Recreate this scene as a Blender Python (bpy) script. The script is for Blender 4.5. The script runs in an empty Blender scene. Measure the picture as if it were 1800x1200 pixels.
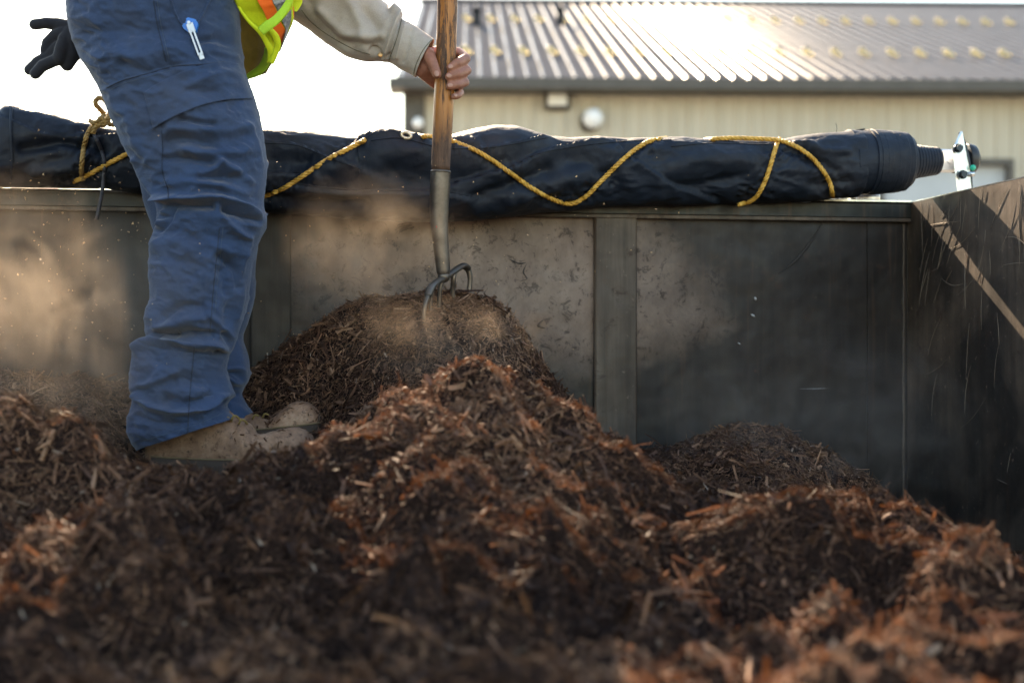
import bpy, math, random
import numpy as np
from mathutils import Vector, Matrix
from mathutils.bvhtree import BVHTree

SC = bpy.context.scene
COL = SC.collection
R = math.radians
random.seed(7); RNG = np.random.default_rng(7)

# ------------------------------------------------------------------ camera, sky, sun, exposure
F = 2500.0                                  # focal length in pixels of the 1800 px wide photograph (50 mm)
cam = bpy.data.cameras.new('camera'); camo = bpy.data.objects.new('camera', cam); COL.objects.link(camo)
camo.location = (0, 0, 0); camo.rotation_euler = (R(90), 0, 0)
cam.lens = 50; cam.sensor_width = 36; cam.clip_start = .05; cam.clip_end = 2000
cam.dof.use_dof = True; cam.dof.focus_distance = 2.98; cam.dof.aperture_fstop = 2.8; cam.dof.aperture_blades = 0
SC.camera = camo
SUN_EL, SUN_AZ = R(32.0), R(15.0)           # light travels toward the camera, drifting to the right
sdir = Vector((math.sin(SUN_AZ)*math.cos(SUN_EL), -math.cos(SUN_AZ)*math.cos(SUN_EL), -math.sin(SUN_EL)))
w = bpy.data.worlds.new('World'); SC.world = w; w.use_nodes = True
nt = w.node_tree; nt.nodes.clear()
sky = nt.nodes.new('ShaderNodeTexSky'); sky.sky_type = 'NISHITA'; sky.sun_disc = False
sky.sun_elevation = SUN_EL; sky.sun_rotation = -SUN_AZ; sky.air_density = 1.6; sky.dust_density = .5; sky.ozone_density = .1
bg = nt.nodes.new('ShaderNodeBackground'); bg.inputs[1].default_value = .072
out = nt.nodes.new('ShaderNodeOutputWorld')
nt.links.new(sky.outputs[0], bg.inputs[0]); nt.links.new(bg.outputs[0], out.inputs[0])
sl = bpy.data.lights.new('sun', 'SUN'); sl.energy = 5.0; sl.angle = R(.53); sl.color = (1, .77, .52)
so = bpy.data.objects.new('sun', sl); COL.objects.link(so)
so.rotation_euler = sdir.to_track_quat('-Z', 'Y').to_euler()
SC.view_settings.view_transform = 'Standard'; SC.view_settings.look = 'None'
SC.view_settings.exposure = 2.55; SC.view_settings.gamma = 1
SC.render.engine = 'CYCLES'
SC.cycles.use_denoising = True
SC.cycles.max_bounces = 6; SC.cycles.volume_bounces = 1; SC.cycles.sample_clamp_indirect = 6
SC.cycles.volume_step_rate = 2.0; SC.cycles.volume_max_steps = 128
SC.cycles.use_adaptive_sampling = True; SC.cycles.adaptive_threshold = .02

# ------------------------------------------------------------------ helpers
def P(u, v, d): return Vector(((u-900)/F*d, d, (600-v)/F*d))
def PA(u, v, d):
    u, v, d = np.broadcast_arrays(np.asarray(u, float), np.asarray(v, float), np.asarray(d, float))
    return np.stack([(u-900)/F*d, d, (600-v)/F*d], -1)

def hashn(ix, iy, iz, seed):
    n = (ix*73856093) ^ (iy*19349663) ^ (iz*83492791) ^ (seed*2654435761 & 0x7fffffff)
    n = (n ^ (n >> 13)) * 1274126177
    n = n ^ (n >> 16)
    return (n & 0xffff)/65535.0
def vnoise(p, seed=0):
    p = np.asarray(p, float); i = np.floor(p).astype(np.int64); f = p-i; f = f*f*(3-2*f)
    r = 0
    for dx in (0, 1):
        for dy in (0, 1):
            for dz in (0, 1):
                wgt = (f[..., 0] if dx else 1-f[..., 0])*(f[..., 1] if dy else 1-f[..., 1])*(f[..., 2] if dz else 1-f[..., 2])
                r = r + wgt*hashn(i[..., 0]+dx, i[..., 1]+dy, i[..., 2]+dz, seed)
    return r*2-1
def fbm(p, o=4, seed=0):
    a, s, r = 1.0, 0.0, 0
    p = np.asarray(p, float)
    for k in range(o):
        r = r + a*vnoise(p*(2.03**k)+k*17.3, seed+k); s += a; a *= .5
    return r/s

def mesh_np(name, verts, faces, mats, parent=None, smooth=True, mat_idx=None, attr=None):
    """faces: list of int arrays (n, k)"""
    me = bpy.data.meshes.new(name)
    verts = np.asarray(verts, np.float32).reshape(-1, 3)
    faces = [np.asarray(f, np.int32) for f in faces if len(f)]
    loops = np.concatenate([f.ravel() for f in faces])
    sizes = np.concatenate([np.full(len(f), f.shape[1], np.int32) for f in faces])
    starts = np.concatenate([[0], np.cumsum(sizes)[:-1]]).astype(np.int32)
    me.vertices.add(len(verts)); me.vertices.foreach_set('co', verts.ravel())
    me.loops.add(len(loops)); me.loops.foreach_set('vertex_index', loops)
    me.polygons.add(len(sizes)); me.polygons.foreach_set('loop_start', starts)
    try: me.polygons.foreach_set('loop_total', sizes)
    except Exception: pass
    me.polygons.foreach_set('use_smooth', np.full(len(sizes), smooth, bool))
    for m in (mats if isinstance(mats, (list, tuple)) else [mats]): me.materials.append(m)
    if mat_idx is not None: me.polygons.foreach_set('material_index', np.asarray(mat_idx, np.int32))
    me.update(calc_edges=True)
    if attr is not None:
        for nm, dat in attr.items():
            a = me.attributes.new(nm, 'FLOAT', 'POINT'); a.data.foreach_set('value', np.asarray(dat, np.float32))
    o = bpy.data.objects.new(name, me); COL.objects.link(o)
    if parent is not None:
        o.parent = parent
        o.matrix_parent_inverse = Matrix.Translation(parent.matrix_basis.translation).inverted()
    return o

class MB:
    """collects boxes, tubes, prisms; builds ONE mesh object"""
    def __init__(s): s.v = []; s.f = {}; s.n = 0
    def add(s, v, fs):
        v = np.asarray(v, float).reshape(-1, 3)
        for f in fs:
            f = np.asarray(f)
            s.f.setdefault(f.shape[1], []).append(f+s.n)
        s.v.append(v); s.n += len(v)
    def box(s, o, ax, ay, az):
        """corner o, edge vectors"""
        o, ax, ay, az = [np.array(q, float) for q in (o, ax, ay, az)]
        v = [o, o+ax, o+ax+ay, o+ay, o+az, o+ax+az, o+ax+ay+az, o+ay+az]
        s.add(v, [[(0, 3, 2, 1), (4, 5, 6, 7), (0, 1, 5, 4), (1, 2, 6, 5), (2, 3, 7, 6), (3, 0, 4, 7)]])
    def bbox(s, c, ax, ay, az, b=.002):
        """box centred at c with half vectors, edges chamfered"""
        c, ax, ay, az = [np.array(q, float) for q in (c, ax, ay, az)]
        A = [ax, ay, az]; L = [np.linalg.norm(a) for a in A]; U = [a/l for a, l in zip(A, L)]
        b = min(b, min(L)*.45)
        V = []; idx = {}
        for sx in (-1, 1):
            for sy in (-1, 1):
                for sz in (-1, 1):
                    for k in range(3):
                        q = c.copy()
                        for j, sg in enumerate((sx, sy, sz)):
                            q = q+U[j]*sg*(L[j]-(0 if j == k else b))
                        idx[(sx, sy, sz, k)] = len(V); V.append(q)
        Q = []; T = []
        for k in range(3):
            i, j = (k+1) % 3, (k+2) % 3
            for sg in (-1, 1):
                f = []
                for a, bb in ((-1, -1), (1, -1), (1, 1), (-1, 1)):
                    t = [0, 0, 0]; t[k] = sg; t[i] = a; t[j] = bb; f.append(idx[(*t, k)])
                Q.append(f if sg > 0 else f[::-1])
        for k in range(3):                      # chamfers along axis k
            i, j = (k+1) % 3, (k+2) % 3
            for a in (-1, 1):
                for bb in (-1, 1):
                    t0 = [0]*3; t0[k] = -1; t0[i] = a; t0[j] = bb; t1 = list(t0); t1[k] = 1
                    f = [idx[(*t0, i)], idx[(*t1, i)], idx[(*t1, j)], idx[(*t0, j)]]
                    Q.append(f if a*bb < 0 else f[::-1])
        for sx in (-1, 1):
            for sy in (-1, 1):
                for sz in (-1, 1):
                    f = [idx[(sx, sy, sz, k)] for k in range(3)]
                    T.append(f if sx*sy*sz > 0 else f[::-1])
        s.add(V, [Q, T])
    def tube(s, pts, rad, n=10, cap=True, flat=1.0, up=None):
        pts = np.asarray(pts, float); m = len(pts); rad = np.broadcast_to(rad, m)
        t = np.gradient(pts, axis=0); t /= np.linalg.norm(t, axis=1)[:, None]+1e-12
        a = np.array(up if up is not None else (0, 0, 1.)) ;
        if abs(np.dot(a, t[0])) > .9: a = np.array((0, 1., 0)) if abs(t[0][1]) < .9 else np.array((1., 0, 0))
        V = []
        nrm = a-np.dot(a, t[0])*t[0]; nrm /= np.linalg.norm(nrm)
        for k in range(m):
            nrm = nrm-np.dot(nrm, t[k])*t[k]; nrm /= np.linalg.norm(nrm)+1e-12
            b = np.cross(t[k], nrm)
            th = np.arange(n)*2*math.pi/n
            V.append(pts[k]+rad[k]*(np.cos(th)[:, None]*nrm*flat+np.sin(th)[:, None]*b))
        V = np.concatenate(V)
        i = np.arange(m-1)[:, None]*n; j = np.arange(n)[None]; j2 = (j+1) % n
        q = np.stack([i+j, i+j2, i+n+j2, i+n+j], -1).reshape(-1, 4)
        fs = [q]
        if cap:
            V = np.concatenate([V, pts[:1], pts[-1:]])
            c0, c1 = m*n, m*n+1; jj = np.arange(n); kk = (jj+1) % n
            fs.append(np.concatenate([np.stack([np.full(n, c0), kk, jj], -1), np.stack([np.full(n, c1), (m-1)*n+jj, (m-1)*n+kk], -1)]))
        s.add(V, fs)
    def cyl(s, a, b, r0, r1=None, n=24, bev=0):
        a, b = np.array(a, float), np.array(b, float); r1 = r0 if r1 is None else r1
        if bev:
            d = (b-a)/np.linalg.norm(b-a)
            s.tube([a, a+d*1e-5, a+d*bev, b-d*bev, b-d*1e-5, b], [max(r0-bev, 1e-4), r0-bev*.98, r0, r1, r1-bev*.98, max(r1-bev, 1e-4)], n)
        else: s.tube([a, b], [r0, r1], n)
    def sph(s, c, r, n=16, m=10, sc=(1, 1, 1)):
        c = np.array(c, float); th = np.linspace(0, math.pi, m); ph = np.arange(n)*2*math.pi/n
        V = np.stack([np.sin(th)[:, None]*np.cos(ph), np.sin(th)[:, None]*np.sin(ph), np.cos(th)[:, None]+0*ph], -1).reshape(-1, 3)*r*np.array(sc)+c
        i = np.arange(m-1)[:, None]*n; j = np.arange(n)[None]; j2 = (j+1) % n
        s.add(V, [np.stack([i+j, i+n+j, i+n+j2, i+j2], -1).reshape(-1, 4)])
    def capsule(s, a, b, ra, rb, n=18):
        a, b = np.array(a, float), np.array(b, float); L = np.linalg.norm(b-a); t = (b-a)/max(L, 1e-9)
        K = 6; pts = []; rr = []
        for k in range(K):
            al = math.pi/2*(1-k/(K-1)); pts.append(a-t*ra*math.sin(al)); rr.append(max(ra*math.cos(al), 1e-5))
        for k in range(K):
            al = math.pi/2*k/(K-1); pts.append(b+t*rb*math.sin(al)); rr.append(max(rb*math.cos(al), 1e-5))
        s.tube(pts, rr, n)
    def prism(s, poly, d):
        """poly (n,3) front outline, extruded by vector d"""
        p = np.asarray(poly, float); n = len(p); d = np.array(d, float)
        jj = np.arange(n); kk = (jj+1) % n
        s.add(np.concatenate([p, p+d]), [np.array([list(range(n))]), np.array([list(range(2*n-1, n-1, -1))]), np.stack([jj, jj+n, kk+n, kk], -1)])
    def build(s, name, m, parent=None, smooth=True):
        return mesh_np(name, np.concatenate(s.v), [np.concatenate(f) for f in s.f.values()], m, parent, smooth)

def tag(o, label=None, cat=None, group=None, kind=None):
    if label: o['label'] = label
    if cat: o['category'] = cat
    if group: o['group'] = group
    if kind: o['kind'] = kind
    return o
def empty(name, loc, label, cat, group=None):
    o = bpy.data.objects.new(name, None); COL.objects.link(o); o.location = loc; o.empty_display_size = .1
    return tag(o, label, cat, group)

def crom(pts, n):
    """Catmull-Rom resample"""
    p = np.asarray(pts, float); p = np.concatenate([[2*p[0]-p[1]], p, [2*p[-1]-p[-2]]])
    m = len(p)-3; t = np.linspace(0, m-1e-9, n); i = t.astype(int); f = (t-i)[:, None]
    a, b, c, d = p[i], p[i+1], p[i+2], p[i+3]
    return .5*((2*b)+(-a+c)*f+(2*a-5*b+4*c-d)*f*f+(-a+3*b-3*c+d)*f**3)

def grid_faces(nr, nc, closed=True):
    i = np.arange(nr-1)[:, None]*nc
    if closed: j = np.arange(nc)[None]; j2 = (j+1) % nc
    else: j = np.arange(nc-1)[None]; j2 = j+1
    return np.stack([i+j, i+j2, i+nc+j2, i+nc+j], -1).reshape(-1, 4)
def grid_normals(G, closed=True):
    """G (nr,nc,3) -> vertex normals (outward for rings as built)"""
    du = np.gradient(G, axis=0)
    if closed: dv = np.roll(G, -1, 1)-np.roll(G, 1, 1)
    else: dv = np.gradient(G, axis=1)
    n = np.cross(du, dv); n /= np.linalg.norm(n, axis=-1, keepdims=True)+1e-12
    return n
def proj(G): return 900+F*G[..., 0]/G[..., 1], 600-F*G[..., 2]/G[..., 1]
def seg_dist(u, v, line):
    """distance to a polyline and signed side of the nearest segment (right of travel on the page = +)"""
    best = np.full(u.shape, 1e9); side = np.zeros(u.shape)
    line = np.asarray(line, float)
    for a, b in zip(line[:-1], line[1:]):
        d = b-a; L2 = d@d
        t = np.clip(((u-a[0])*d[0]+(v-a[1])*d[1])/L2, 0, 1)
        du, dv = u-a[0]-t*d[0], v-a[1]-t*d[1]; q = np.hypot(du, dv)
        m = q < best; best = np.where(m, q, best); side = np.where(m, d[0]*dv-d[1]*du, side)
    return best, side
def strokes(u, v, lst):
    """lst: (polyline, width px, height m)"""
    r = np.zeros(u.shape)
    for line, wd, h in lst:
        line = crom(line, 14) if len(line) > 2 else np.array(line, float)
        d, s_ = seg_dist(u, v, line)
        r += h*np.exp(-(d/wd)**2)
    return r
def steps(u, v, lst):
    """cloth edges: raised on the + side (below a left-to-right line), fading over fade px"""
    r = np.zeros(u.shape)
    for line, fade, h in lst:
        line = crom(line, 14) if len(line) > 2 else np.array(line, float)
        d, s_ = seg_dist(u, v, line)
        sg = np.where(s_ > 0, d, -d)
        ends = np.exp(-np.clip(np.abs(d)-0, 0, None)/fade)
        r += h*np.clip(sg/2.0+.5, 0, 1)*ends
    return r

# ------------------------------------------------------------------ materials
class N:
    def __init__(s, name):
        s.m = bpy.data.materials.new(name); s.m.use_nodes = True; s.t = s.m.node_tree
        s.b = s.t.nodes['Principled BSDF']; s.o = s.t.nodes['Material Output']
        s.tc = s.t.nodes.new('ShaderNodeTexCoord')
    def n(s, typ, **k):
        q = s.t.nodes.new(typ)
        for a, b in k.items(): setattr(q, a, b)
        return q
    def l(s, a, b): s.t.links.new(a, b)
    def noise(s, scale=5, detail=4, rough=.6, stretch=None, dist=0, vec=None, rot=None):
        q = s.n('ShaderNodeTexNoise'); q.inputs['Scale'].default_value = scale; q.inputs['Detail'].default_value = detail
        q.inputs['Roughness'].default_value = rough; q.inputs['Distortion'].default_value = dist
        v = vec or s.tc.outputs['Object']
        if stretch or rot:
            mp = s.n('ShaderNodeMapping')
            if rot: mp.inputs['Rotation'].default_value = rot
            if stretch: mp.inputs['Scale'].default_value = stretch
            s.l(v, mp.inputs[0]); v = mp.outputs[0]
        s.l(v, q.inputs['Vector']); return q.outputs['Fac']
    def ramp(s, fac, stops):
        q = s.n('ShaderNodeValToRGB'); e = q.color_ramp.elements
        while len(e) < len(stops): e.new(.5)
        for k, (p, c) in enumerate(stops):
            e[k].position = p; c = (c, c, c) if isinstance(c, (int, float)) else c; e[k].color = (*c, 1)
        s.l(fac, q.inputs[0]); return q.outputs[0]
    def mix(s, fac, a, b, mode='MIX'):
        q = s.n('ShaderNodeMix', data_type='RGBA', blend_type=mode)
        if isinstance(fac, (int, float)): q.inputs[0].default_value = fac
        else: s.l(fac, q.inputs[0])
        for i, c in ((6, a), (7, b)):
            if isinstance(c, tuple): q.inputs[i].default_value = (*c, 1)
            else: s.l(c, q.inputs[i])
        return q.outputs[2]
    def math(s, op, a, b=None):
        q = s.n('ShaderNodeMath', operation=op)
        for i, c in ((0, a), (1, b)):
            if c is None: continue
            if isinstance(c, (int, float)): q.inputs[i].default_value = c
            else: s.l(c, q.inputs[i])
        return q.outputs[0]
    def base(s, c):
        if isinstance(c, tuple): s.b.inputs['Base Color'].default_value = (*c, 1)
        else: s.l(c, s.b.inputs['Base Color'])
        return s
    def set(s, rough=None, metal=None, spec=None, **k):
        if rough is not None:
            if isinstance(rough, (int, float)): s.b.inputs['Roughness'].default_value = rough
            else: s.l(rough, s.b.inputs['Roughness'])
        if metal is not None:
            if isinstance(metal, (int, float)): s.b.inputs['Metallic'].default_value = metal
            else: s.l(metal, s.b.inputs['Metallic'])
        if spec is not None: s.b.inputs['Specular IOR Level'].default_value = spec
        for a, v in k.items(): s.b.inputs[a.replace('_', ' ')].default_value = v
        return s
    def bump(s, h, strength=.3, dist=.002, prev=None):
        q = s.n('ShaderNodeBump'); q.inputs['Strength'].default_value = strength; q.inputs['Distance'].default_value = dist
        s.l(h, q.inputs['Height'])
        if prev is not None: s.l(prev, q.inputs['Normal'])
        s.l(q.outputs[0], s.b.inputs['Normal']); return q.outputs[0]

def fabric(name, c0, c1, rough=.85, weave=900, sheen=.3, wr=25, bumpd=.0012, dusty=None):
    q = N(name); a = q.noise(14, 5, .6); col = q.ramp(a, [(.3, c0), (.7, c1)])
    fine = q.noise(400, 3, .7); col = q.mix(q.ramp(fine, [(.3, 0.0), (.8, .35)]), col, tuple(min(1, x*1.6+.01) for x in c1))
    if dusty:
        m = q.ramp(q.noise(5, 5, .65), [(.45, 0.0), (.75, 1.0)])
        col = q.mix(q.math('MULTIPLY', m, .35), col, dusty)
    q.base(col).set(rough=rough, spec=.25); q.b.inputs['Sheen Weight'].default_value = sheen; q.b.inputs['Sheen Roughness'].default_value = .4
    n1 = q.bump(q.noise(wr, 4, .55), .5, .003)
    wv = q.n('ShaderNodeTexWave'); wv.inputs['Scale'].default_value = weave/6.28*.9; wv.bands_direction = 'DIAGONAL'
    q.l(q.tc.outputs['Object'], wv.inputs['Vector'])
    q.bump(q.math('ADD', wv.outputs['Fac'], q.noise(weave, 2, .5)), .35, .0006, n1)
    return q.m
M = {}
M['trouser'] = fabric('navy twill', (.018, .034, .080), (.029, .053, .119), weave=1200, sheen=.22, wr=30, dusty=(.075, .08, .10))
M['trouser_seam'] = fabric('navy seam thread', (.014, .024, .048), (.02, .03, .06), sheen=.1)
M['shirt'] = fabric('grey khaki cotton', (.34, .31, .285), (.43, .40, .375), weave=1300, sheen=.2, wr=28, dusty=(.25, .20, .15))
M['vest'] = fabric('lime mesh fabric', (.52, .68, .015), (.62, .78, .02), rough=.6, weave=1500, sheen=.1)
M['vest_shade'] = fabric('shaded vest inside', (.12, .085, .012), (.20, .13, .014), rough=.8, weave=1500, sheen=.1)  # dark olive paints the shade inside the vest into its inner sheet
M['orange'] = fabric('orange tape', (.85, .12, .015), (.9, .16, .02), rough=.55, weave=1500, sheen=.1)
M['binding'] = fabric('lime binding', (.36, .66, .03), (.44, .74, .05), rough=.55, weave=1500, sheen=.1)
q = N('reflective tape'); q.base(q.ramp(q.noise(160, 3, .7), [(.35, (.16, .18, .22)), (.7, (.45, .48, .55))])).set(rough=.35, metal=.5); q.bump(q.noise(300, 2), .4, .001); M['reflect'] = q.m
M['glove'] = fabric('black knit', (.012, .013, .018), (.02, .021, .028), rough=.9, weave=900, sheen=.35)
# tarp
q = N('black coated tarp')
dust = q.ramp(q.noise(3.5, 6, .65, stretch=(1, 1, 1.6)), [(.5, 0.0), (.78, 1.0)])
col = q.mix(q.math('MULTIPLY', dust, .3), q.ramp(q.noise(9, 5, .6), [(.3, (.0050, .0090, .019)), (.75, (.009, .016, .032))]), (.075, .06, .05))
q.base(col).set(rough=q.ramp(q.noise(20, 3), [(.3, .54), (.7, .74)]), spec=.33)
n1 = q.bump(q.noise(13, 5, .55), .55, .012)
q.bump(q.noise(700, 2, .5), .25, .0006, n1); M['tarp'] = q.m
# rope
q = N('yellow poly rope'); q.base(q.ramp(q.noise(60, 5, .7), [(.25, (.22, .11, .02)), (.5, (.60, .34, .05)), (.8, (.74, .46, .10))])).set(rough=.5, spec=.5)
q.bump(q.noise(900, 3, .7), .6, .0008); M['rope'] = q.m
q = N('weathered tan rope'); q.base(q.ramp(q.noise(60, 5, .7), [(.25, (.12, .07, .025)), (.55, (.34, .21, .06)), (.85, (.48, .33, .12))])).set(rough=.7)
q.bump(q.noise(900, 3, .7), .6, .0008); M['rope_old'] = q.m
q = N('black cord'); q.base(q.ramp(q.noise(80, 3), [(.3, (.02, .02, .026)), (.7, (.06, .06, .075))])).set(rough=.7); q.bump(q.noise(800, 2), .5, .0008); M['cord'] = q.m

def steel(name, darkc, palec, lo, hi, scale, rough=.5, metal=0.0, blot=None):
    q = N(name)
    big = q.noise(scale, 5, .55, dist=.3)
    streak = q.noise(6, 6, .7, stretch=(7, 7, .35))
    speck = q.noise(55, 6, .75)
    c = q.ramp(big, [(lo, darkc), (hi, palec)])
    c = q.mix(q.ramp(streak, [(.35, .55), (.65, 0.0)]), c, tuple(x*.45 for x in darkc))
    c = q.mix(q.math('MULTIPLY', q.ramp(q.noise(17, 7, .8, dist=.5), [(.56, 0.0), (.66, 1.0)]), .8), c, (.035, .018, .013))
    c = q.mix(q.math('MULTIPLY', q.ramp(speck, [(.62, 0.0), (.7, 1.0)]), .55), c, tuple(min(1, x*1.5) for x in palec))
    c = q.mix(q.math('MULTIPLY', q.ramp(q.noise(38, 5, .8), [(.66, 0.0), (.72, 1.0)]), .8), c, (.075, .024, .013))
    q.base(c).set(rough=q.ramp(q.noise(12, 5, .7), [(.3, rough-.12), (.7, rough+.15)]), metal=metal, spec=.4)
    rr = q.math('MULTIPLY', q.ramp(q.noise(9, 6, .7, stretch=(5, 5, .22)), [(.55, 0.0), (.72, .55)]), 1.0)
    lk_ = q.b.inputs['Base Color'].links[0].from_socket; q.base(q.mix(rr, lk_, (.075, .038, .022)))
    n1 = q.bump(q.noise(4, 3), .8, .022)
    q.bump(q.noise(240, 5, .7, stretch=(3, 3, .5)), .25, .0008, n1)
    return q
# side panel: worn metal with a paler, soft-edged patch around the middle
q = steel('worn steel plate with pale patch', (.012, .0085, .0078), (.038, .027, .023), .40, .70, 1.6, .52)
M['panel'] = q.m
sp = q.n('ShaderNodeSeparateXYZ'); q.l(q.tc.outputs['Object'], sp.inputs[0])
def quad_(sock, c, hw): return q.math('POWER', q.math('ABSOLUTE', q.math('DIVIDE', q.math('SUBTRACT', sock, c), hw)), 2.4)
dd_ = q.math('ADD', quad_(sp.outputs[0], .0, .56), quad_(sp.outputs[2], .125, .235))
dd_ = q.math('ADD', dd_, q.math('MULTIPLY', q.math('SUBTRACT', q.noise(3.2, 5, .6), .5), 2.0))
patch_ = q.ramp(dd_, [(.15, 1.0), (1.15, 0.0)])
lk = [k for k in q.b.inputs['Base Color'].links][0].from_socket
pal = q.ramp(q.noise(8, 7, .75, stretch=(1, 1, .6)), [(.28, (.108, .073, .056)), (.5, (.212, .148, .116)), (.75, (.33, .24, .19))])
mud = q.math('MULTIPLY', q.ramp(q.noise(30, 7, .82, dist=.6), [(.53, 0.0), (.60, 1.0)]), .85)
pal = q.mix(mud, pal, (.040, .022, .016))
q.base(q.mix(q.math('MULTIPLY', patch_, .9), lk, pal))
M['rail'] = steel('green black rail paint', (.005, .0065, .0065), (.014, .014, .013), .35, .75, 3, .42).m
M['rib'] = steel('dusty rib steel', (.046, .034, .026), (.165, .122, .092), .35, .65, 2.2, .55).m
q = steel('scraped end plate', (.024, .019, .0165), (.27, .19, .135), .40, .80, 3.2, .52, metal=.0)
for b_ in [x for x in q.t.nodes if x.bl_idname == 'ShaderNodeBump']: b_.inputs['Distance'].default_value = min(b_.inputs['Distance'].default_value, .0015)
M['endplate'] = q.m
q = N('bare scratch'); q.base((.34, .27, .21)).set(rough=.6, metal=0, spec=.2); M['scratch'] = q.m
q = N('bright zinc'); q.base(q.ramp(q.noise(40, 4), [(.3, (.45, .47, .5)), (.7, (.72, .74, .76))])).set(rough=.28, metal=.9); q.bump(q.noise(200, 3), .15, .0005); M['zinc'] = q.m
q = N('aluminium'); q.base((.74, .76, .79)).set(rough=.38, metal=.55); q.bump(q.noise(80, 3, stretch=(.2, 3, 3)), .2, .0005); M['alu'] = q.m
q = N('black rubber'); q.base((.018, .02, .026)).set(rough=.45); q.bump(q.noise(120, 3), .2, .001); M['black'] = q.m
q = N('dark bolt'); q.base((.03, .04, .055)).set(rough=.35, metal=.8); M['bolt'] = q.m
q = N('green cap'); q.base((.02, .42, .28)).set(rough=.35); M['green'] = q.m
q = N('brass eyelet'); q.base(q.ramp(q.noise(300, 2), [(.3, (.45, .38, .28)), (.7, (.75, .70, .6))])).set(rough=.3, metal=.6); M['eyelet'] = q.m
# wood handle: orange varnish worn off along the grain
q = N('worn varnished handle')
g = q.noise(55, 10, .82, stretch=(1.5, 1.5, .13), dist=.5)
worn = q.ramp(q.math('ADD', g, q.math('MULTIPLY', q.math('SUBTRACT', q.noise(3, 3, .5, stretch=(1, 1, .7)), .5), .55)), [(.49, 0.0), (.535, 1.0)])
wood = q.ramp(q.noise(120, 5, .7, stretch=(1, 1, .06)), [(.3, (.30, .105, .016)), (.7, (.46, .19, .036))])
grey = q.ramp(q.noise(90, 6, .8, stretch=(1, 1, .15)), [(.35, (.035, .018, .013)), (.6, (.12, .065, .04)), (.8, (.34, .24, .16))])
sep = q.n('ShaderNodeSeparateXYZ'); q.l(q.tc.outputs['Object'], sep.inputs[0])
low = q.ramp(q.math('MULTIPLY', q.math('ADD', sep.outputs[2], 0.0), 1.0), [(.36, .8), (.50, 0.0)])
worn2 = q.math('MINIMUM', q.math('ADD', worn, q.math('MULTIPLY', low, q.ramp(q.noise(60, 6, .8, stretch=(1, 1, .3)), [(.3, 0.6), (.6, 2.4)]))), 1.0)
q.base(q.mix(worn2, wood, grey)).set(rough=q.ramp(worn2, [(0.0, .38), (1.0, .75)]))
q.bump(q.math('SUBTRACT', 1.0, worn2), .4, .0012); M['handle'] = q.m
q = N('dusty grey steel'); c = q.ramp(q.noise(22, 6, .7), [(.3, (.085, .068, .056)), (.7, (.19, .16, .135))])
c = q.mix(q.ramp(q.noise(70, 6, .8), [(.60, 0.0), (.68, .6)]), c, (.09, .045, .03))
q.base(c).set(rough=.42, metal=.75); q.bump(q.noise(60, 4), .25, .001); M['forksteel'] = q.m
q = N('red paint fleck'); q.base((.45, .015, .02)).set(rough=.5); M['red'] = q.m
q = N('skin'); q.base(q.ramp(q.noise(60, 5, .65), [(.3, (.23, .098, .065)), (.7, (.36, .165, .115))])).set(rough=.5, spec=.4)
q.b.inputs['Subsurface Weight'].default_value = .12; q.b.inputs['Subsurface Radius'].default_value = (.006, .002, .001); q.b.inputs['Subsurface Scale'].default_value = .5
n1 = q.bump(q.noise(160, 4, .7), .5, .0012); q.bump(q.noise(70, 3, .6, stretch=(1, 1, 2.5)), .45, .002, n1); M['skin'] = q.m
q = N('nail'); q.base((.40, .215, .165)).set(rough=.35); M['nail'] = q.m
q = N('hair'); q.base((.02, .014, .01)).set(rough=.6); M['hair'] = q.m
q = N('scuffed tan leather')
c = q.ramp(q.noise(16, 6, .7), [(.3, (.12, .060, .034)), (.52, (.27, .150, .088)), (.75, (.47, .31, .21))])
c = q.mix(q.math('MULTIPLY', q.ramp(q.noise(85, 5, .8), [(.54, 0.0), (.64, 1.0)]), .85), c, (.045, .020, .012))
q.base(c).set(rough=.68); q.bump(q.noise(60, 6, .7), .5, .002); M['leather'] = q.m
q = N('boot sole'); q.base((.06, .04, .03)).set(rough=.8); M['sole'] = q.m
q = N('boot lace'); q.base((.22, .15, .045)).set(rough=.8); M['lace'] = q.m
q = N('blue plastic'); q.base((.01, .16, .62)).set(rough=.35); M['blue'] = q.m

# ------------------------------------------------------------------ container frame of reference
CN = np.array((.973, 3.5, .34))
AX = np.array((-math.cos(R(8.9)), -math.sin(R(8.9)), 0.)); BX = np.array((math.sin(R(8.9)), -math.cos(R(8.9)), 0.)); UP = np.array((0, 0, 1.))
def wall_s(u, t=0.0):
    k = (np.asarray(u, float)-900)/F
    return (CN[0]+BX[0]*t-k*(CN[1]+BX[1]*t))/(-AX[0]+k*AX[1])
def wall_d(u, t=0.0): return CN[1]+BX[1]*t+AX[1]*wall_s(u, t)
TT0 = .055
def W(s, t, z): return CN+AX*s+BX*t+UP*(z-CN[2])

# ------------------------------------------------------------------ ground
g = MB(); g.box((-400, -400, -2.4), (800, 0, 0), (0, 800, 0), (0, 0, .3))
q = N('gravel yard'); q.base(q.ramp(q.noise(3, 8, .75), [(.3, (.13, .12, .105)), (.7, (.24, .22, .19))])).set(rough=.95); q.bump(q.noise(60, 6, .8), .6, .02)
tag(g.build('ground', q.m, None, False), kind='structure')
sd = MB()   # a low far treeline is not visible; the yard simply runs to the horizon

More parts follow.
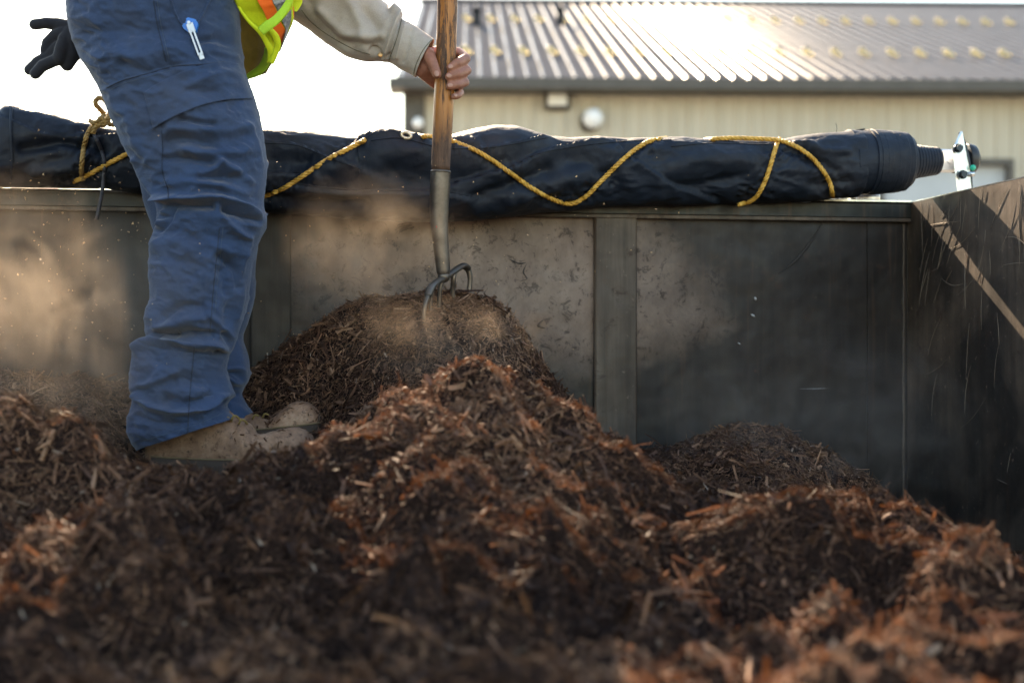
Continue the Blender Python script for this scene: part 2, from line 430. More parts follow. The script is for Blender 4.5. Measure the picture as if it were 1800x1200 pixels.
# ------------------------------------------------------------------ metal building
BY = R(1.7)
bx_ = np.array((math.cos(BY), math.sin(BY), 0)); by_ = np.array((-math.sin(BY), math.cos(BY), 0))
BO = np.array(P(697, 135, 22.0)); BO[2] = 0     # roof front left corner in plan
def BP(a, b, z): return BO+bx_*a+by_*b+UP*z
EZ = 4.09; SL = .339; RUN = 11.5; LEN = 16.0
bld = empty('metal_building', BP(5, .6, -2.1), 'cream ribbed metal building with grey ribbed roof behind the container', 'building')
q = N('cream ribbed siding'); c = q.ramp(q.noise(1.5, 5, .6, stretch=(4, 4, .4)), [(.3, (.44, .405, .33)), (.7, (.52, .48, .40))])
q.base(c).set(rough=.5); M['siding'] = q.m
q = N('grey roof metal'); q.base(q.ramp(q.noise(2, 5, .6), [(.3, (.082, .084, .094)), (.7, (.105, .108, .12))])).set(rough=.85, metal=.0, spec=.0); q.bump(q.noise(3, 4), .2, .01); M['roof'] = q.m
q = N('galvanised roof rib'); q.base(q.ramp(q.noise(2, 5, .6), [(.3, (.07, .072, .08)), (.7, (.095, .097, .105))])).set(rough=.16, metal=.0, spec=.016); q.bump(q.noise(1.5, 4), .15, .006); M['ribmetal'] = q.m
q = N('vent rubber'); q.base((.03, .032, .036)).set(rough=1.0, spec=0); M['vent'] = q.m
q = N('dark trim'); q.base(q.ramp(q.noise(4, 3), [(.3, (.055, .05, .045)), (.7, (.075, .068, .062))])).set(rough=.5); M['trim'] = q.m
q = N('amber snow guard'); q.base((.62, .50, .22)).set(rough=.25); q.b.inputs['Transmission Weight'].default_value = .3; M['guard'] = q.m
q = N('pale door'); q.base(q.ramp(q.noise(2, 3), [(.3, (.40, .43, .47)), (.7, (.48, .51, .55))])).set(rough=.5); M['door'] = q.m
q = N('white lens'); q.base((.78, .78, .76)).set(rough=.3); M['lens'] = q.m
q = N('white globe'); q.base((.82, .84, .88)).set(rough=.25); M['globe'] = q.m
# wall: corrugated sheet (real ribs), opening for the door is covered by a recessed door leaf
def corr(mb, a0, a1, z0, z1, b, pitch=.25, h=.03):
    xs = []; a = a0
    while a < a1-1e-6:
        for f_, hh in ((0, 0), (.62, 0), (.72, h), (.90, h), (1.0, 0)):
            if a+f_*pitch <= a1+1e-6: xs.append((a+f_*pitch, hh))
        a += pitch
    xs = sorted(set([(round(x, 5), hh) for x, hh in xs])); V = []
    for x, hh in xs: V += [BP(x, b-hh, z0), BP(x, b-hh, z1)]
    n = len(xs); f = [(2*k, 2*k+2, 2*k+3, 2*k+1) for k in range(n-1)]
    mb.add(V, [f])
wu0 = (707-900)/F*22.6; 
a_of = lambda u, b=.6: (((u-900)/F*(BO[1]+b)) - (BO[0]-b*math.sin(BY)))/math.cos(BY)
DA0, DA1, DZ1 = a_of(1548), a_of(1790), (600-279)/F*22.8
AW0 = a_of(709)
wl = MB(); corr(wl, AW0+.35, DA0, -2.1, EZ+.15, .6); corr(wl, DA0, DA1, DZ1, EZ+.15, .6); corr(wl, DA1, LEN, -2.1, EZ+.15, .6)
wl.box(BP(AW0+.02, .66, -2.1), bx_*(LEN-AW0-.04), by_*.05, UP*.0001)
wl.box(BP(AW0, .64, -2.1), by_*RUN*2, UP*(EZ+2.2), bx_*.05)
wl.build('wall', M['siding'], bld, False)
t_ = MB(); t_.box(BP(AW0, .52, -2.1), bx_*.34, by_*.2, UP*(EZ+2.25)); t_.build('corner_trim', M['trim'], bld, False)
# door
d_ = MB(); 
for k in range(5): d_.box(BP(DA0+.08, .66, -2.1+k*1.0), bx_*(DA1-DA0-.16), by_*.05, UP*.985)
dr = d_.build('door', M['door'], bld, False)
fr = MB(); fr.box(BP(DA0, .5, DZ1-.10), bx_*(DA1-DA0), by_*.2, UP*.10); fr.box(BP(DA0, .5, -2.1), bx_*.09, by_*.2, UP*(DZ1+2.0)); fr.box(BP(DA1-.09, .5, -2.1), bx_*.09, by_*.2, UP*(DZ1+2.0))
fr.build('frame', M['trim'], dr, False)
# roof: sheet plus standing ribs (trapezoid), real geometry
def RP(a, s, h=0): return BP(a, s-h*math.sin(math.atan(SL)), EZ+SL*s+h*math.cos(math.atan(SL)))
rf = MB()
rf.add([RP(0, 0), RP(LEN, 0), RP(LEN, RUN), RP(0, RUN), RP(0, 0, -.04), RP(LEN, 0, -.04), RP(LEN, RUN, -.04), RP(0, RUN, -.04)],
       [[(0, 1, 2, 3), (7, 6, 5, 4), (0, 4, 5, 1), (1, 5, 6, 2), (2, 6, 7, 3), (3, 7, 4, 0)]])
RPITCH = .247
for k in range(int(LEN/RPITCH)):
    a = .02+k*RPITCH; 
    V = [RP(a+.01, 0, .002), RP(a+.03, 0, .021), RP(a+.05, 0, .021), RP(a+.07, 0, .002)]; V2 = [RP(a+.01, RUN, .002), RP(a+.03, RUN, .021), RP(a+.05, RUN, .021), RP(a+.07, RUN, .002)]
    rf.add(V+V2, [[(0, 1, 5, 4), (1, 2, 6, 5), (2, 3, 7, 6), (3, 2, 1, 0)]])
roof = rf.build('roof', [M['roof'], M['ribmetal']], bld, False)
npol = len(roof.data.polygons); mi = np.zeros(npol, np.int32); mi[6:] = 1; roof.data.polygons.foreach_set('material_index', mi)
bk = MB(); bk.add([BP(0, RUN*2, EZ), BP(LEN, RUN*2, EZ), RP(LEN, RUN), RP(0, RUN)], [[(0, 1, 2, 3)]])
bk.add([BP(AW0, .6, EZ), BP(AW0, 2*RUN-.6, EZ), RP(AW0, RUN)], [[(0, 1, 2)]])
bk.build('gable', M['siding'], bld, False)
rc = MB(); rc.tube([RP(-.05, RUN, .03), RP(LEN, RUN, .03)], .07, 8); rc.build('ridge_cap', M['trim'], roof, False)
fa = MB(); fa.box(BP(-.12, -.06, EZ-.17), bx_*(LEN+.2), by_*.12, UP*.155); fa.box(BP(-.12, .06, EZ-.17), bx_*(LEN+.2), by_*.56, UP*.03)
fa.build('gutter', M['trim'], bld, False)
gidx = 0
for row, (s_, st) in enumerate(((2.58, 0), (7.5, 0))):
    for k in range(2, int(LEN/RPITCH), 2):
        a = .02+k*RPITCH+.0425; u_ = 900+F*RP(a, s_)[0]/RP(a, s_)[1]
        if u_ > 1830: break
        m_ = MB(); m_.bbox(RP(a, s_, .09), bx_*.055, (RP(a, s_+1)-RP(a, s_))*.03, UP*.055, .015); m_.bbox(RP(a+.07, s_-.05, .05), bx_*.055, (RP(a, s_+1)-RP(a, s_))*.05, UP*.03, .01)
        m_.build('snow_guard', M['guard'], roof)
for (uu, vv, s_) in ((838, 40, 6.9), (985, 36, 7.2)):
    a = a_of(uu, s_); pp = RP(a, s_); m_ = MB(); m_.cyl(pp-UP*.1, pp+UP*.28, .07, n=16); m_.cyl(pp+UP*.28, pp+UP*.36, .12, .05, n=16); m_.cyl(pp-UP*.05, pp+UP*.06, .16, .08, n=16)
    m_.build('vent_pipe', M['vent'], roof)
# wall lamps
a = a_of(979); z = (600-178)/F*22.6
m_ = MB(); m_.bbox(BP(a, .50, z), bx_*.21, by_*.09, UP*.145, .03); lf = m_.build('box_lamp', M['trim'], bld)
m_ = MB(); m_.bbox(BP(a, .40, z), bx_*.15, by_*.02, UP*.09, .02); m_.build('lens', M['lens'], lf)
a = a_of(1041); z = (600-210)/F*22.6
m_ = MB(); m_.cyl(BP(a-.04, .6, z-.03), BP(a-.04, .46, z-.03), .17, .15, 24); lg = m_.build('globe_lamp_and_shadow', M['trim'], bld)  # dark mount, offset low and left to stand for the globe's shadow
m_ = MB(); m_.sph(BP(a, .38, z), .165, 24, 14); m_.build('globe', M['globe'], lg)
a = a_of(736); z = (600-218)/F*22.5
m_ = MB(); m_.sph(BP(a, .38, z), .09, 16, 10); m_.bbox(BP(a, .46, z+.06), bx_*.05, by_*.06, UP*.04, .01); m_.build('camera_dome', M['globe'], bld)

# ------------------------------------------------------------------ open-top container
con = empty('dump_container', W(1.2, 1.2, -1.3), 'open steel dump container with dark worn walls, filled with brown mulch', 'container')
TH = .006
pn = MB(); pn.box(W(3.2, 0, -1.3), -AX*3.2, -BX*TH, UP*(1.6)); sp_ = pn.build('side_panel', M['panel'], con, False)
ep = MB(); ep.box(W(-.0005, -.02, -1.3), -AX*.012, BX*1.5, UP*(1.6395)); end_o = ep.build('end_panel', M['endplate'], con, False)
lp = MB(); lp.box(W(3.2, 0, -1.3), AX*.01, BX*3.4, UP*1.62); lp.build('end_panel', M['panel'], con, False)
fl = MB(); fl.box(W(3.2, 0, -1.32), -AX*3.21, BX*3.6, UP*.018); fl.build('floor', M['panel'], con, False)
# corner joint: slightly proud strip + weld line seen left of the corner
cj = MB(); cj.box(W(.105, .0, -1.3), -AX*.10, BX*.004, UP*1.598); cj.build('corner_strip', M['panel'], con, False)
wd_ = MB(); zz = np.linspace(-.6, .29, 260); jit = fbm(np.stack([zz*60, zz*0, zz*0], -1), 3, 5)
wd_.tube([W(.012+.0015*j, .005, z_) for z_, j in zip(zz, jit)], .0035+.0012*jit, 6); wd_.build('weld_bead', M['rib'], con)
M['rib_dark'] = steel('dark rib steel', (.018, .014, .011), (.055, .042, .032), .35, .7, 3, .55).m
def rib(u0, u1, mat='rib'):
    s0, s1 = wall_s(u0), wall_s(u1)
    m_ = MB(); m_.bbox(W((s0+s1)/2, .006, -.5), AX*abs(s0-s1)/2, BX*.012, UP*.797, .004)
    m_.build('rib', M[mat], con, False)
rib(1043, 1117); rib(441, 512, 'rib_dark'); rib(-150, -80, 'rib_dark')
rl = MB(); rl.bbox(W(1.56, -.035, .319), AX*1.60, BX*.055, UP*.021, .005); rl.build('top_rail', M['rail'], con, False)
lip = MB(); lip.bbox(W(1.6, .0185, .2965), AX*1.60, BX*.0035, UP*.0045, .001); lip.build('rail_lip', M['rib'], con, False)
# old scuffs and chips on the inside of the side panel
q = N('black scuff'); q.base((.030, .024, .022)).set(rough=.7); M['scuff'] = q.m
q = N('white chip'); q.base((.42, .42, .44)).set(rough=.5); M['chip'] = q.m
def wp(u, v, t=.0006): return W(wall_s(u), t, (600-v)/F*wall_d(u))
def scuff(pts, r, mat, nm):
    m_ = MB(); p_ = crom([wp(*q_) for q_ in pts], 24); rr_s = r*np.sin(np.linspace(.2, 2.94, 24))*(1+.5*fbm(p_*90, 2, 70))
    m_.tube(p_, rr_s, 6); m_.build(nm, M[mat], sp_)
scuff([(1447, 388), (1425, 425), (1396, 460), (1368, 482)], .0035, 'scuff', 'scuff')
scuff([(893, 455), (912, 463), (926, 461)], .0016, 'scuff', 'scuff'); scuff([(926, 463), (920, 478), (926, 490), (914, 494)], .0016, 'scuff', 'scuff')
scuff([(955, 562), (946, 572), (958, 577)], .0028, 'scuff', 'scuff')
scuff([(1326, 522), (1329, 528)], .003, 'chip', 'paint_chip'); scuff([(1320, 552), (1327, 557)], .003, 'chip', 'paint_chip'); scuff([(1297, 602), (1302, 605)], .002, 'chip', 'paint_chip')
scuff([(1405, 683), (1430, 683), (1456, 682)], .0007, 'chip', 'scratch')
# scratches on the right end plate (raised burrs of bare metal, millimetre scale)
rm_ = MB(); rm_.box(W(-.0003, .0, .3396), -AX*.0125, BX*1.48, UP*.0022); rm_.build('worn_rim', M['zinc'], end_o, False)
rr_ = random.Random(3)
for k in range(62):
    t0, z0 = rr_.uniform(.08, .62), rr_.uniform(-.3, .335) if k > 45 else rr_.uniform(.1, .335)
    ang = rr_.choice([rr_.gauss(1.2, .3), rr_.gauss(.6, .5), rr_.gauss(1.57, .08)]); L = rr_.uniform(.02, .16); cv = rr_.gauss(0, .25)
    pts = []
    for j in range(9):
        q_ = (j/8-.5)*L; a_ = ang+cv*q_*8
        tt, zq = t0+math.cos(ang)*q_-math.sin(ang)*cv*q_*q_*8, z0+math.sin(ang)*q_+math.cos(ang)*cv*q_*q_*8
        if zq > .337 or tt < .02: break
        pts.append(W(.0005, tt, zq))
    sc_ = MB()
    if len(pts) > 3: sc_.tube(pts, rr_.uniform(.00025, .0005)*np.sin(np.linspace(.3, 2.84, len(pts))), 4); sc_.build('scratch', M['scratch'], end_o)

# bare bright edge strips left on the rail, latch plate at the right end of the rail
z0 = .3405
m_ = MB(); m_.box(W(wall_s(1597), -.03, z0), AX*(wall_s(1420)-wall_s(1597)), BX*.05, UP*.004); lt = m_.build('latch_plate', M['zinc'], con, False)
m_ = MB(); m_.bbox(W(wall_s(1530), -.04, z0+.014), AX*.035, BX*.02, UP*.0105, .003); m_.cyl(W(wall_s(1468), .0, z0+.004), W(wall_s(1484), .0, z0+.022), .004, n=10)
m_.cyl(W(wall_s(1497), .01, z0+.004), W(wall_s(1497), .01, z0+.012), .009, n=6); m_.build('latch', M['zinc'], lt)
m_ = MB(); m_.box(W(wall_s(5), .0, z0), AX*(wall_s(-60)-wall_s(5)), BX*.03, UP*.012); m_.box(W(wall_s(176), .015, z0), AX*(wall_s(5)-wall_s(176)), BX*.012, UP*.005); m_.build('edge_strip', M['zinc'], con, False)

# ------------------------------------------------------------------ rolled tarp
top = np.array([(-260, 215), (-120, 205), (-20, 200), (0, 197), (14, 184), (20, 181), (30, 183), (60, 192), (100, 201), (150, 214), (200, 226), (260, 232), (330, 226), (400, 222), (465, 225), (520, 227), (560, 232), (600, 238), (630, 241),
                (650, 230), (668, 225), (700, 227), (730, 236), (755, 241), (790, 239), (830, 228), (870, 221), (905, 222), (935, 231), (965, 240), (1000, 243), (1050, 240), (1100, 243), (1160, 242), (1200, 241), (1240, 245), (1300, 246), (1365, 247),
                (1400, 240), (1440, 235), (1475, 233), (1505, 231)], float)
bot = np.array([(-260, 330), (0, 327), (60, 329), (180, 331), (300, 345), (465, 372), (560, 378), (640, 386), (700, 389), (780, 389), (850, 385), (950, 374), (1040, 364), (1150, 360), (1260, 360), (1340, 357), (1430, 352), (1505, 346)], float)
NS, NC = 620, 120
us = np.linspace(-255, 1505, NS)
vt = np.interp(us, top[:, 0], top[:, 1]); vb = np.interp(us, bot[:, 0], bot[:, 1])
def smooth(a, n):
    k = np.hanning(n+2)[1:-1]; k /= k.sum(); return np.convolve(np.pad(a, n//2, mode='edge'), k, 'valid')[:len(a)]
vt = smooth(vt, 5); vb = smooth(vb, 41)
dep = wall_d(us, TT0)
zt, zb = (600-vt)/F*dep, (600-vb)/F*dep
zc, rz = (zt+zb)/2, (zt-zb)/2
th = np.arange(NC)*2*math.pi/NC
S = wall_s(us, TT0)
ry = np.minimum(rz*.95, .098); 
G = np.zeros((NS, NC, 3))
for i in range(NS):
    pe = .88
    cy, cz = np.cos(th), np.sin(th)
    cy = np.sign(cy)*np.abs(cy)**pe; cz = np.sign(cz)*np.abs(cz)**pe
    off = -.018+ .012*math.sin(i*.011)+.012
    G[i] = W(S[i], 0, 0)+BX*((ry[i]*cy+TT0)[:, None])*1.0+UP*((zc[i]+rz[i]*cz)[:, None])
Nn = grid_normals(G); 
cen = G.mean(1, keepdims=True); sgn = np.sign(((G-cen)*Nn).sum(-1).mean()); Nn *= sgn
u_, v_ = proj(G)
front = np.clip((Nn*np.array((0, -1., 0))).sum(-1)*1.5+.4, 0, 1)
RPX = [[(225, 270), (190, 288), (150, 310), (110, 326)], [(470, 343), (540, 304), (604, 266), (640, 247)], [(744, 240), (800, 250), (870, 285), (940, 334), (1005, 358), (1055, 320), (1115, 264), (1160, 245)], [(1300, 360), (1342, 325), (1362, 265), (1370, 245)], [(1370, 247), (1428, 278), (1460, 325), (1463, 342)], [(160, 226), (146, 270), (143, 300), (146, 318)]]
ST = [([(464, 252), (522, 256), (576, 277), (640, 300)], 26, .010),
      ([(472, 303), (537, 301), (605, 268), (663, 229)], 40, .016),
      ([(652, 247), (703, 243), (757, 256), (800, 262)], 18, .007),
      ([(522, 324), (630, 335), (760, 335), (830, 345)], 30, .007),
      ([(797, 262), (869, 259), (963, 242)], 22, .010),
      ([(800, 320), (898, 293), (955, 268), (1078, 250), (1180, 246)], 40, .012),
      ([(1260, 357), (1180, 322), (1075, 252)], 45, -.010),
      ([(20, 210), (80, 236), (160, 240), (230, 236)], 20, .006),
      ([(1180, 258), (1250, 252), (1340, 254), (1420, 248)], 16, .004)]
dsp = 1.7*steps(u_, v_, ST)*front
SK = [([(40, 262), (110, 250), (180, 262)], 10, -.010), ([(60, 300), (130, 290), (160, 262)], 9, .007), ([(480, 285), (540, 283)], 14, -.006),
      ([(560, 312), (660, 280), (740, 268)], 22, .007), ([(840, 345), (900, 322), (960, 300)], 12, -.008), ([(900, 350), (960, 330), (1030, 300)], 14, .006),
      ([(1000, 280), (1060, 300), (1090, 340)], 16, -.006), ([(1180, 300), (1240, 280), (1320, 285)], 20, .006), ([(1210, 335), (1300, 310)], 14, -.005),
      ([(1385, 262), (1440, 285), (1470, 300)], 9, -.005), ([(1400, 250), (1440, 262), (1490, 268)], 7, .004), ([(1430, 325), (1490, 318)], 10, -.005),
      ([(690, 300), (760, 318), (840, 310)], 20, -.006), ([(470, 345), (560, 352), (640, 352)], 10, -.006), ([(1110, 270), (1150, 300), (1160, 340)], 12, .004)]
dsp += 2.3*strokes(u_, v_, SK)*front
q3 = np.stack([u_/90, v_/30+u_/120, th[None]*1.2+0*u_], -1)
dsp += strokes(u_, v_, [(l_, 9, -.0065) for l_ in RPX])*front
for l_ in RPX:                                   # puckers running out from under the rope
    dR_, _s = seg_dist(u_, v_, crom(l_, 16)); dsp += .0035*np.exp(-(dR_/26)**2)*(1-np.abs(fbm(np.stack([u_/13+v_/25, v_/13-u_/25, 0*u_+2], -1), 2, 15))*4)*front
w1 = 1-np.abs(fbm(np.stack([u_/55+v_/40, v_/20-u_/90, 0*u_+5], -1), 3, 13))*3.2
w2 = 1-np.abs(fbm(np.stack([u_/30-v_/50, v_/13+u_/70, 0*u_+8], -1), 3, 14))*3.2
dsp += (.0026*np.clip(w1, -.3, 1)+.0006*np.clip(w2, -.3, 1))*front
dsp += .005*fbm(q3, 4, 3)*1.0 + .0022*fbm(np.stack([u_/22, v_/16-u_/60, 0*u_], -1), 3, 9)
dsp *= np.clip((v_ - vt[:, None])/14, .12, 1)       # keep the top outline
G = G+Nn*dsp[..., None]
hem_lines = []
# the cut open end with its raised torn corner at the far left (u<20): a lower inner layer
cap0 = G[0].mean(0); cap1 = G[-1].mean(0)
V = np.concatenate([G.reshape(-1, 3), [cap0, cap1]])
fj = np.arange(NC); fk = (fj+1) % NC
trf = [grid_faces(NS, NC), np.concatenate([np.stack([np.full(NC, NS*NC), fk, fj], -1), np.stack([np.full(NC, NS*NC+1), (NS-1)*NC+fj, (NS-1)*NC+fk], -1)])]
tarp = empty('rolled_tarp', W(1.2, 0, .34), 'black rolled up tarp lying along the top rail of the container', 'tarp')
roll = mesh_np('tarp_roll', V, trf, M['tarp'], tarp)
bvh_tarp = BVHTree.FromPolygons([tuple(x) for x in V], [tuple(f) for f in trf[0]])
def hit(bvh, u, v, off=0.0, dflt=3.3):
    d = Vector(((u-900)/F, 1, (600-v)/F)).normalized()
    r = bvh.ray_cast(Vector((0, 0, 0)), d)
    if r[0] is None: return np.array(P(u, v, dflt))
    return np.array(r[0]-d*off)
def safe_hit0(u, v):
    d = Vector(((u-900)/F, 1, (600-v)/F)).normalized(); r = bvh_tarp.ray_cast(Vector((0, 0, 0)), d)[0]
    return None if r is None else np.array(r-d*.0006)
# wound layers at the right end: profile of revolution with many small cloth edges
ax_z = lambda u: (600-np.interp(u, [1460, 1650], [289, 283]))/F*wall_d(u, TT0)
prof = []       # (u, radius px)
lay = [(1455, 50), (1478, 54.5), (1489, 56.5), (1489.6, 58), (1507, 57), (1522, 56), (1522.6, 58.5), (1529, 57.5), (1529.6, 58.5)]
u0 = 1530
for k, r0 in enumerate((57.5, 57, 56, 55.5, 54.5, 53)):
    lay += [(u0+.5, r0+.7), (u0+9, r0-.1)]; u0 += 9.8
lay += [(1590, 50), (1596, 46), (1597, 40), (1600, 31.5)]
u0 = 1600
for k in range(9): lay += [(u0+.4, 31.5-k*.75), (u0+5.0, 29.9-k*.75)]; u0 += 5.4
lay += [(1649, 23), (1650, 8)]
lu = np.array([l[0] for l in lay], float); lr = np.array([l[1] for l in lay], float)
NR2 = len(lay); NC2 = 96; th2 = np.arange(NC2)*2*math.pi/NC2
G2 = np.zeros((NR2, NC2, 3))
for i in range(NR2):
    d_i = wall_d(lu[i], TT0); r_ = lr[i]/F*d_i
    wob = 1+.035*fbm(np.stack([np.cos(th2)*1.3+7, np.sin(th2)*1.3, np.full(NC2, lu[i]/40)], -1), 2, 4)+.018*np.cos(th2*2+1)+.008*fbm(np.stack([np.cos(th2)*5, np.sin(th2)*5, np.full(NC2, i*.7)], -1), 2, 8)
    if lu[i] < 1597: wob = wob*(1+ .02*np.sin(th2+.5))
    G2[i] = W(wall_s(lu[i], TT0), 0, 0)+BX*((r_*.98*wob*np.cos(th2)+TT0)[:, None])+UP*((ax_z(lu[i])+r_*wob*np.sin(th2))[:, None])
mesh_np('wound_end', G2.reshape(-1, 3), [grid_faces(NR2, NC2)], M['tarp'], tarp, smooth=False)
V2_ = G2.reshape(-1, 3)
bvh_end = BVHTree.FromPolygons([tuple(x) for x in V2_], [tuple(f) for f in grid_faces(NR2, NC2)])
# loose flap strip + threads on top of the wound end
m_ = MB(); m_.add([W(wall_s(1440), .0, (600-238)/F*3.46), W(wall_s(1506), .0, (600-229)/F*3.48), W(wall_s(1506), .05, (600-231)/F*3.48), W(wall_s(1440), .05, (600-241)/F*3.46),
                  W(wall_s(1440), .0, (600-240)/F*3.46), W(wall_s(1506), .0, (600-232)/F*3.48), W(wall_s(1506), .05, (600-234)/F*3.48), W(wall_s(1440), .05, (600-243)/F*3.46)], [[(0, 1, 2, 3), (7, 6, 5, 4), (3, 2, 6, 7), (0, 4, 5, 1), (1, 5, 6, 2), (0, 3, 7, 4)]])
m_.build('frayed_edge', M['tarp'], tarp, False); m_ = MB()
m_.tube([W(wall_s(1462), .03, (600-236)/F*3.46), W(wall_s(1463), .03, (600-226)/F*3.46), W(wall_s(1461), .03, (600-219)/F*3.46)], .0006, 4)
m_.build('loose_thread', M['tarp'], tarp, False); m_ = MB()
m_.tube([W(wall_s(22), .03, (600-186)/F*3.19), W(wall_s(28), .03, (600-176)/F*3.19), W(wall_s(32), .03, (600-170)/F*3.19)], .0005, 4)
m_.build('loose_thread', M['tarp'], tarp, False)
for l_, _f, _h in ST[:6]+ST[8:]:                # stitched hems along the folded cloth edges
    p_ = [safe_hit0(u, v) for u, v in crom(np.array(l_, float), 60)]; p_ = [x for x in p_ if x is not None]
    if len(p_) > 8:
        m_ = MB(); m_.tube(np.array(p_)+UP*.0005, .0013, 6); m_.build('hem_seam', M['tarp'], tarp)
# left cut end: vertical cloth edge with turned hem standing proud
m_ = MB(); ep_ = [hit(bvh_tarp, 20+1.2*math.sin(v*.05), v, .004) for v in range(184, 322, 6)]
m_.tube(ep_, .0035, 6, flat=1); m_.build('hem', M['tarp'], tarp)
# eyelet
c = hit(bvh_tarp, 714, 238, .004); m_ = MB()
ring = [c+np.array((math.cos(a)*.0105, -.0, math.sin(a)*.0065-math.cos(a)*.002)) for a in np.linspace(0, 2*math.pi, 25)]
m_.tube(ring, .0038, 8, cap=False); m_.build('eyelet', M['eyelet'], tarp)
# shaft, plate, bearing
za = ax_z(1660); dS = wall_d(1660, TT0)
m_ = MB(); s1, s2 = wall_s(1645, TT0), wall_s(1683, TT0)
h_ = 19.5/F*dS
m_.bbox(W((s1+s2)/2, TT0, za), AX*abs(s1-s2)/2, BX*h_*.55+UP*h_*.55*0, UP*h_, .004); m_.cyl(W(wall_s(1672, .08), TT0+h_*.54, za-.003), W(wall_s(1672, .08), TT0+.002+h_*.55, za-.003), .0045, n=12)
m_.build('roller_shaft', M['alu'], tarp, False)
sx = wall_s(1690)
def BPt(u, v, t=.0): return W(wall_s(u, t), t, (600-v)/F*wall_d(u, t))
m_ = MB(); pl = [BPt(1688, 231, .09), BPt(1674, 262, .10), BPt(1677, 292, .10), BPt(1683, 337, .10), BPt(1704, 335, .09), BPt(1701, 300, .09), BPt(1693, 262, .09)]
m_.prism(pl, AX*-.006); plate = m_.build('end_bracket', M['zinc'], tarp, False)
m_ = MB(); m_.prism([p_-AX*.0065 for p_ in [BPt(1687, 231, .089), BPt(1692, 262, .089), BPt(1700, 300, .089), BPt(1703, 335, .089), BPt(1706, 335, .089), BPt(1704, 298, .089), BPt(1696, 258, .089)]], BX*-.02); m_.build('flange', M['bolt'], plate, False)
for (uu, vv) in ((1684, 261), (1692, 307)):
    m_ = MB(); cc = BPt(uu, vv, .105); m_.cyl(cc, cc+BX*.012, .0085, n=6); m_.cyl(cc, cc+BX*.002, .011, n=16); m_.build('bolt', M['bolt'], plate, False)
m_ = MB(); c0 = BPt(1676, 283, TT0); m_.cyl(c0, BPt(1700, 283, TT0), .030, n=28); m_.cyl(BPt(1697, 280, TT0), BPt(1712, 280, TT0), .039, .035, 28, bev=.003); m_.cyl(BPt(1712, 280, TT0), BPt(1718, 280, TT0), .018, n=20)
m_.build('bearing', M['black'], tarp)
m_ = MB(); cc = BPt(1710, 295, .092); m_.sph(cc, .0075, 12, 8); m_.build('valve_cap', M['green'], tarp)
m_ = MB(); cc = BPt(1708, 306, .092); m_.cyl(cc-AX*.006, cc+AX*.006, .006, n=10); m_.build('nut', M['zinc'], tarp)

# ------------------------------------------------------------------ ropes
def rope_mb(mb, path, r=.0055, pitch=.031, n=None):
    path = np.asarray(path, float)
    L = np.linalg.norm(np.diff(path, axis=0), axis=1).sum(); n = n or int(L/.0022)
    # arc-length resample
    p = crom(path, 1500); s_ = np.concatenate([[0], np.cumsum(np.linalg.norm(np.diff(p, axis=0), axis=1))])
    t = np.linspace(0, s_[-1], n); p = np.stack([np.interp(t, s_, p[:, k]) for k in range(3)], -1)
    tg = np.gradient(p, axis=0); tg /= np.linalg.norm(tg, axis=1)[:, None]+1e-12
    nr = np.zeros_like(p); a = np.array((0, 1., 0)); 
    if abs(tg[0][1]) > .9: a = np.array((1., 0, 0))
    for k in range(n):
        a = a-(a@tg[k])*tg[k]; a /= np.linalg.norm(a)+1e-12; nr[k] = a
    b = np.cross(tg, nr)
    for j in range(3):
        ph = 2*math.pi*(t/pitch+j/3)
        c = p+(r*.48)*(np.cos(ph)[:, None]*nr+np.sin(ph)[:, None]*b)
        mb.tube(c, r*.56, 8)
def on_tarp(pts, off=.006, n=5):
    o_ = []
    p = crom(np.array(pts, float), len(pts)*n)
    for u, v in p:
        a = hit(bvh_tarp, u, v, off, dflt=None) if True else None
        o_.append(a)
    return o_
def safe_hit(u, v, off, last):
    d = Vector(((u-900)/F, 1, (600-v)/F)).normalized()
    cand = [b.ray_cast(Vector((0, 0, 0)), d)[0] for b in (bvh_tarp, bvh_end)]
    cand = [c for c in cand if c is not None]
    if not cand: return None
    c = min(cand, key=lambda q: q.y); return np.array(c-d*off)
def rope_line(pts, off=.006, n=6, tail0=None, tail1=None):
    o_ = []; p = crom(np.array(pts, float), len(pts)*n); last = None
    for u, v in p:
        h = safe_hit(u, v, off, last)
        if h is None:
            h = np.array(P(u, v, (last[1] if last is not None else 3.3)+.0))
        if last is not None and abs(h[1]-last[1]) > .04: h = np.array(P(u, v, last[1]+math.copysign(.03, h[1]-last[1])))
        o_.append(h); last = h
    if tail0: o_ = [np.array(P(*q)) for q in tail0]+o_
    if tail1: o_ = o_+[np.array(P(*q)) for q in tail1]
    return o_
rp = MB()
rope_mb(rp, rope_line([(20, 331), (60, 334), (110, 326), (150, 310), (190, 288), (225, 270), (262, 252)], tail1=[(300, 236, 3.24), (330, 224, 3.33)]))
rope_mb(rp, rope_line([(470, 343), (500, 330), (540, 304), (580, 278), (604, 266), (640, 247)], tail0=[(440, 352, 3.17)], tail1=[(652, 238, 3.28), (664, 231, 3.36)]))
rope_mb(rp, rope_line([(744, 240), (775, 242), (800, 250), (835, 264), (870, 285), (905, 310), (940, 334), (975, 352), (1005, 358), (1030, 345), (1055, 320), (1085, 290), (1115, 264), (1140, 249), (1160, 245)], tail0=[(730, 238, 3.36)], tail1=[(1172, 243, 3.44)]))
rope_mb(rp, rope_line([(1300, 360), (1325, 350), (1342, 325), (1353, 295), (1362, 265), (1368, 248), (1372, 243)], off=.006))
rope_mb(rp, rope_line([(1252, 245), (1285, 243), (1330, 244), (1370, 247), (1400, 258), (1428, 278), (1448, 302), (1460, 325), (1463, 342)], off=.010, tail0=[(1240, 246, 3.5)], tail1=[(1466, 346, 3.42)]))
rope = rp.build('rope', M['rope'], None)
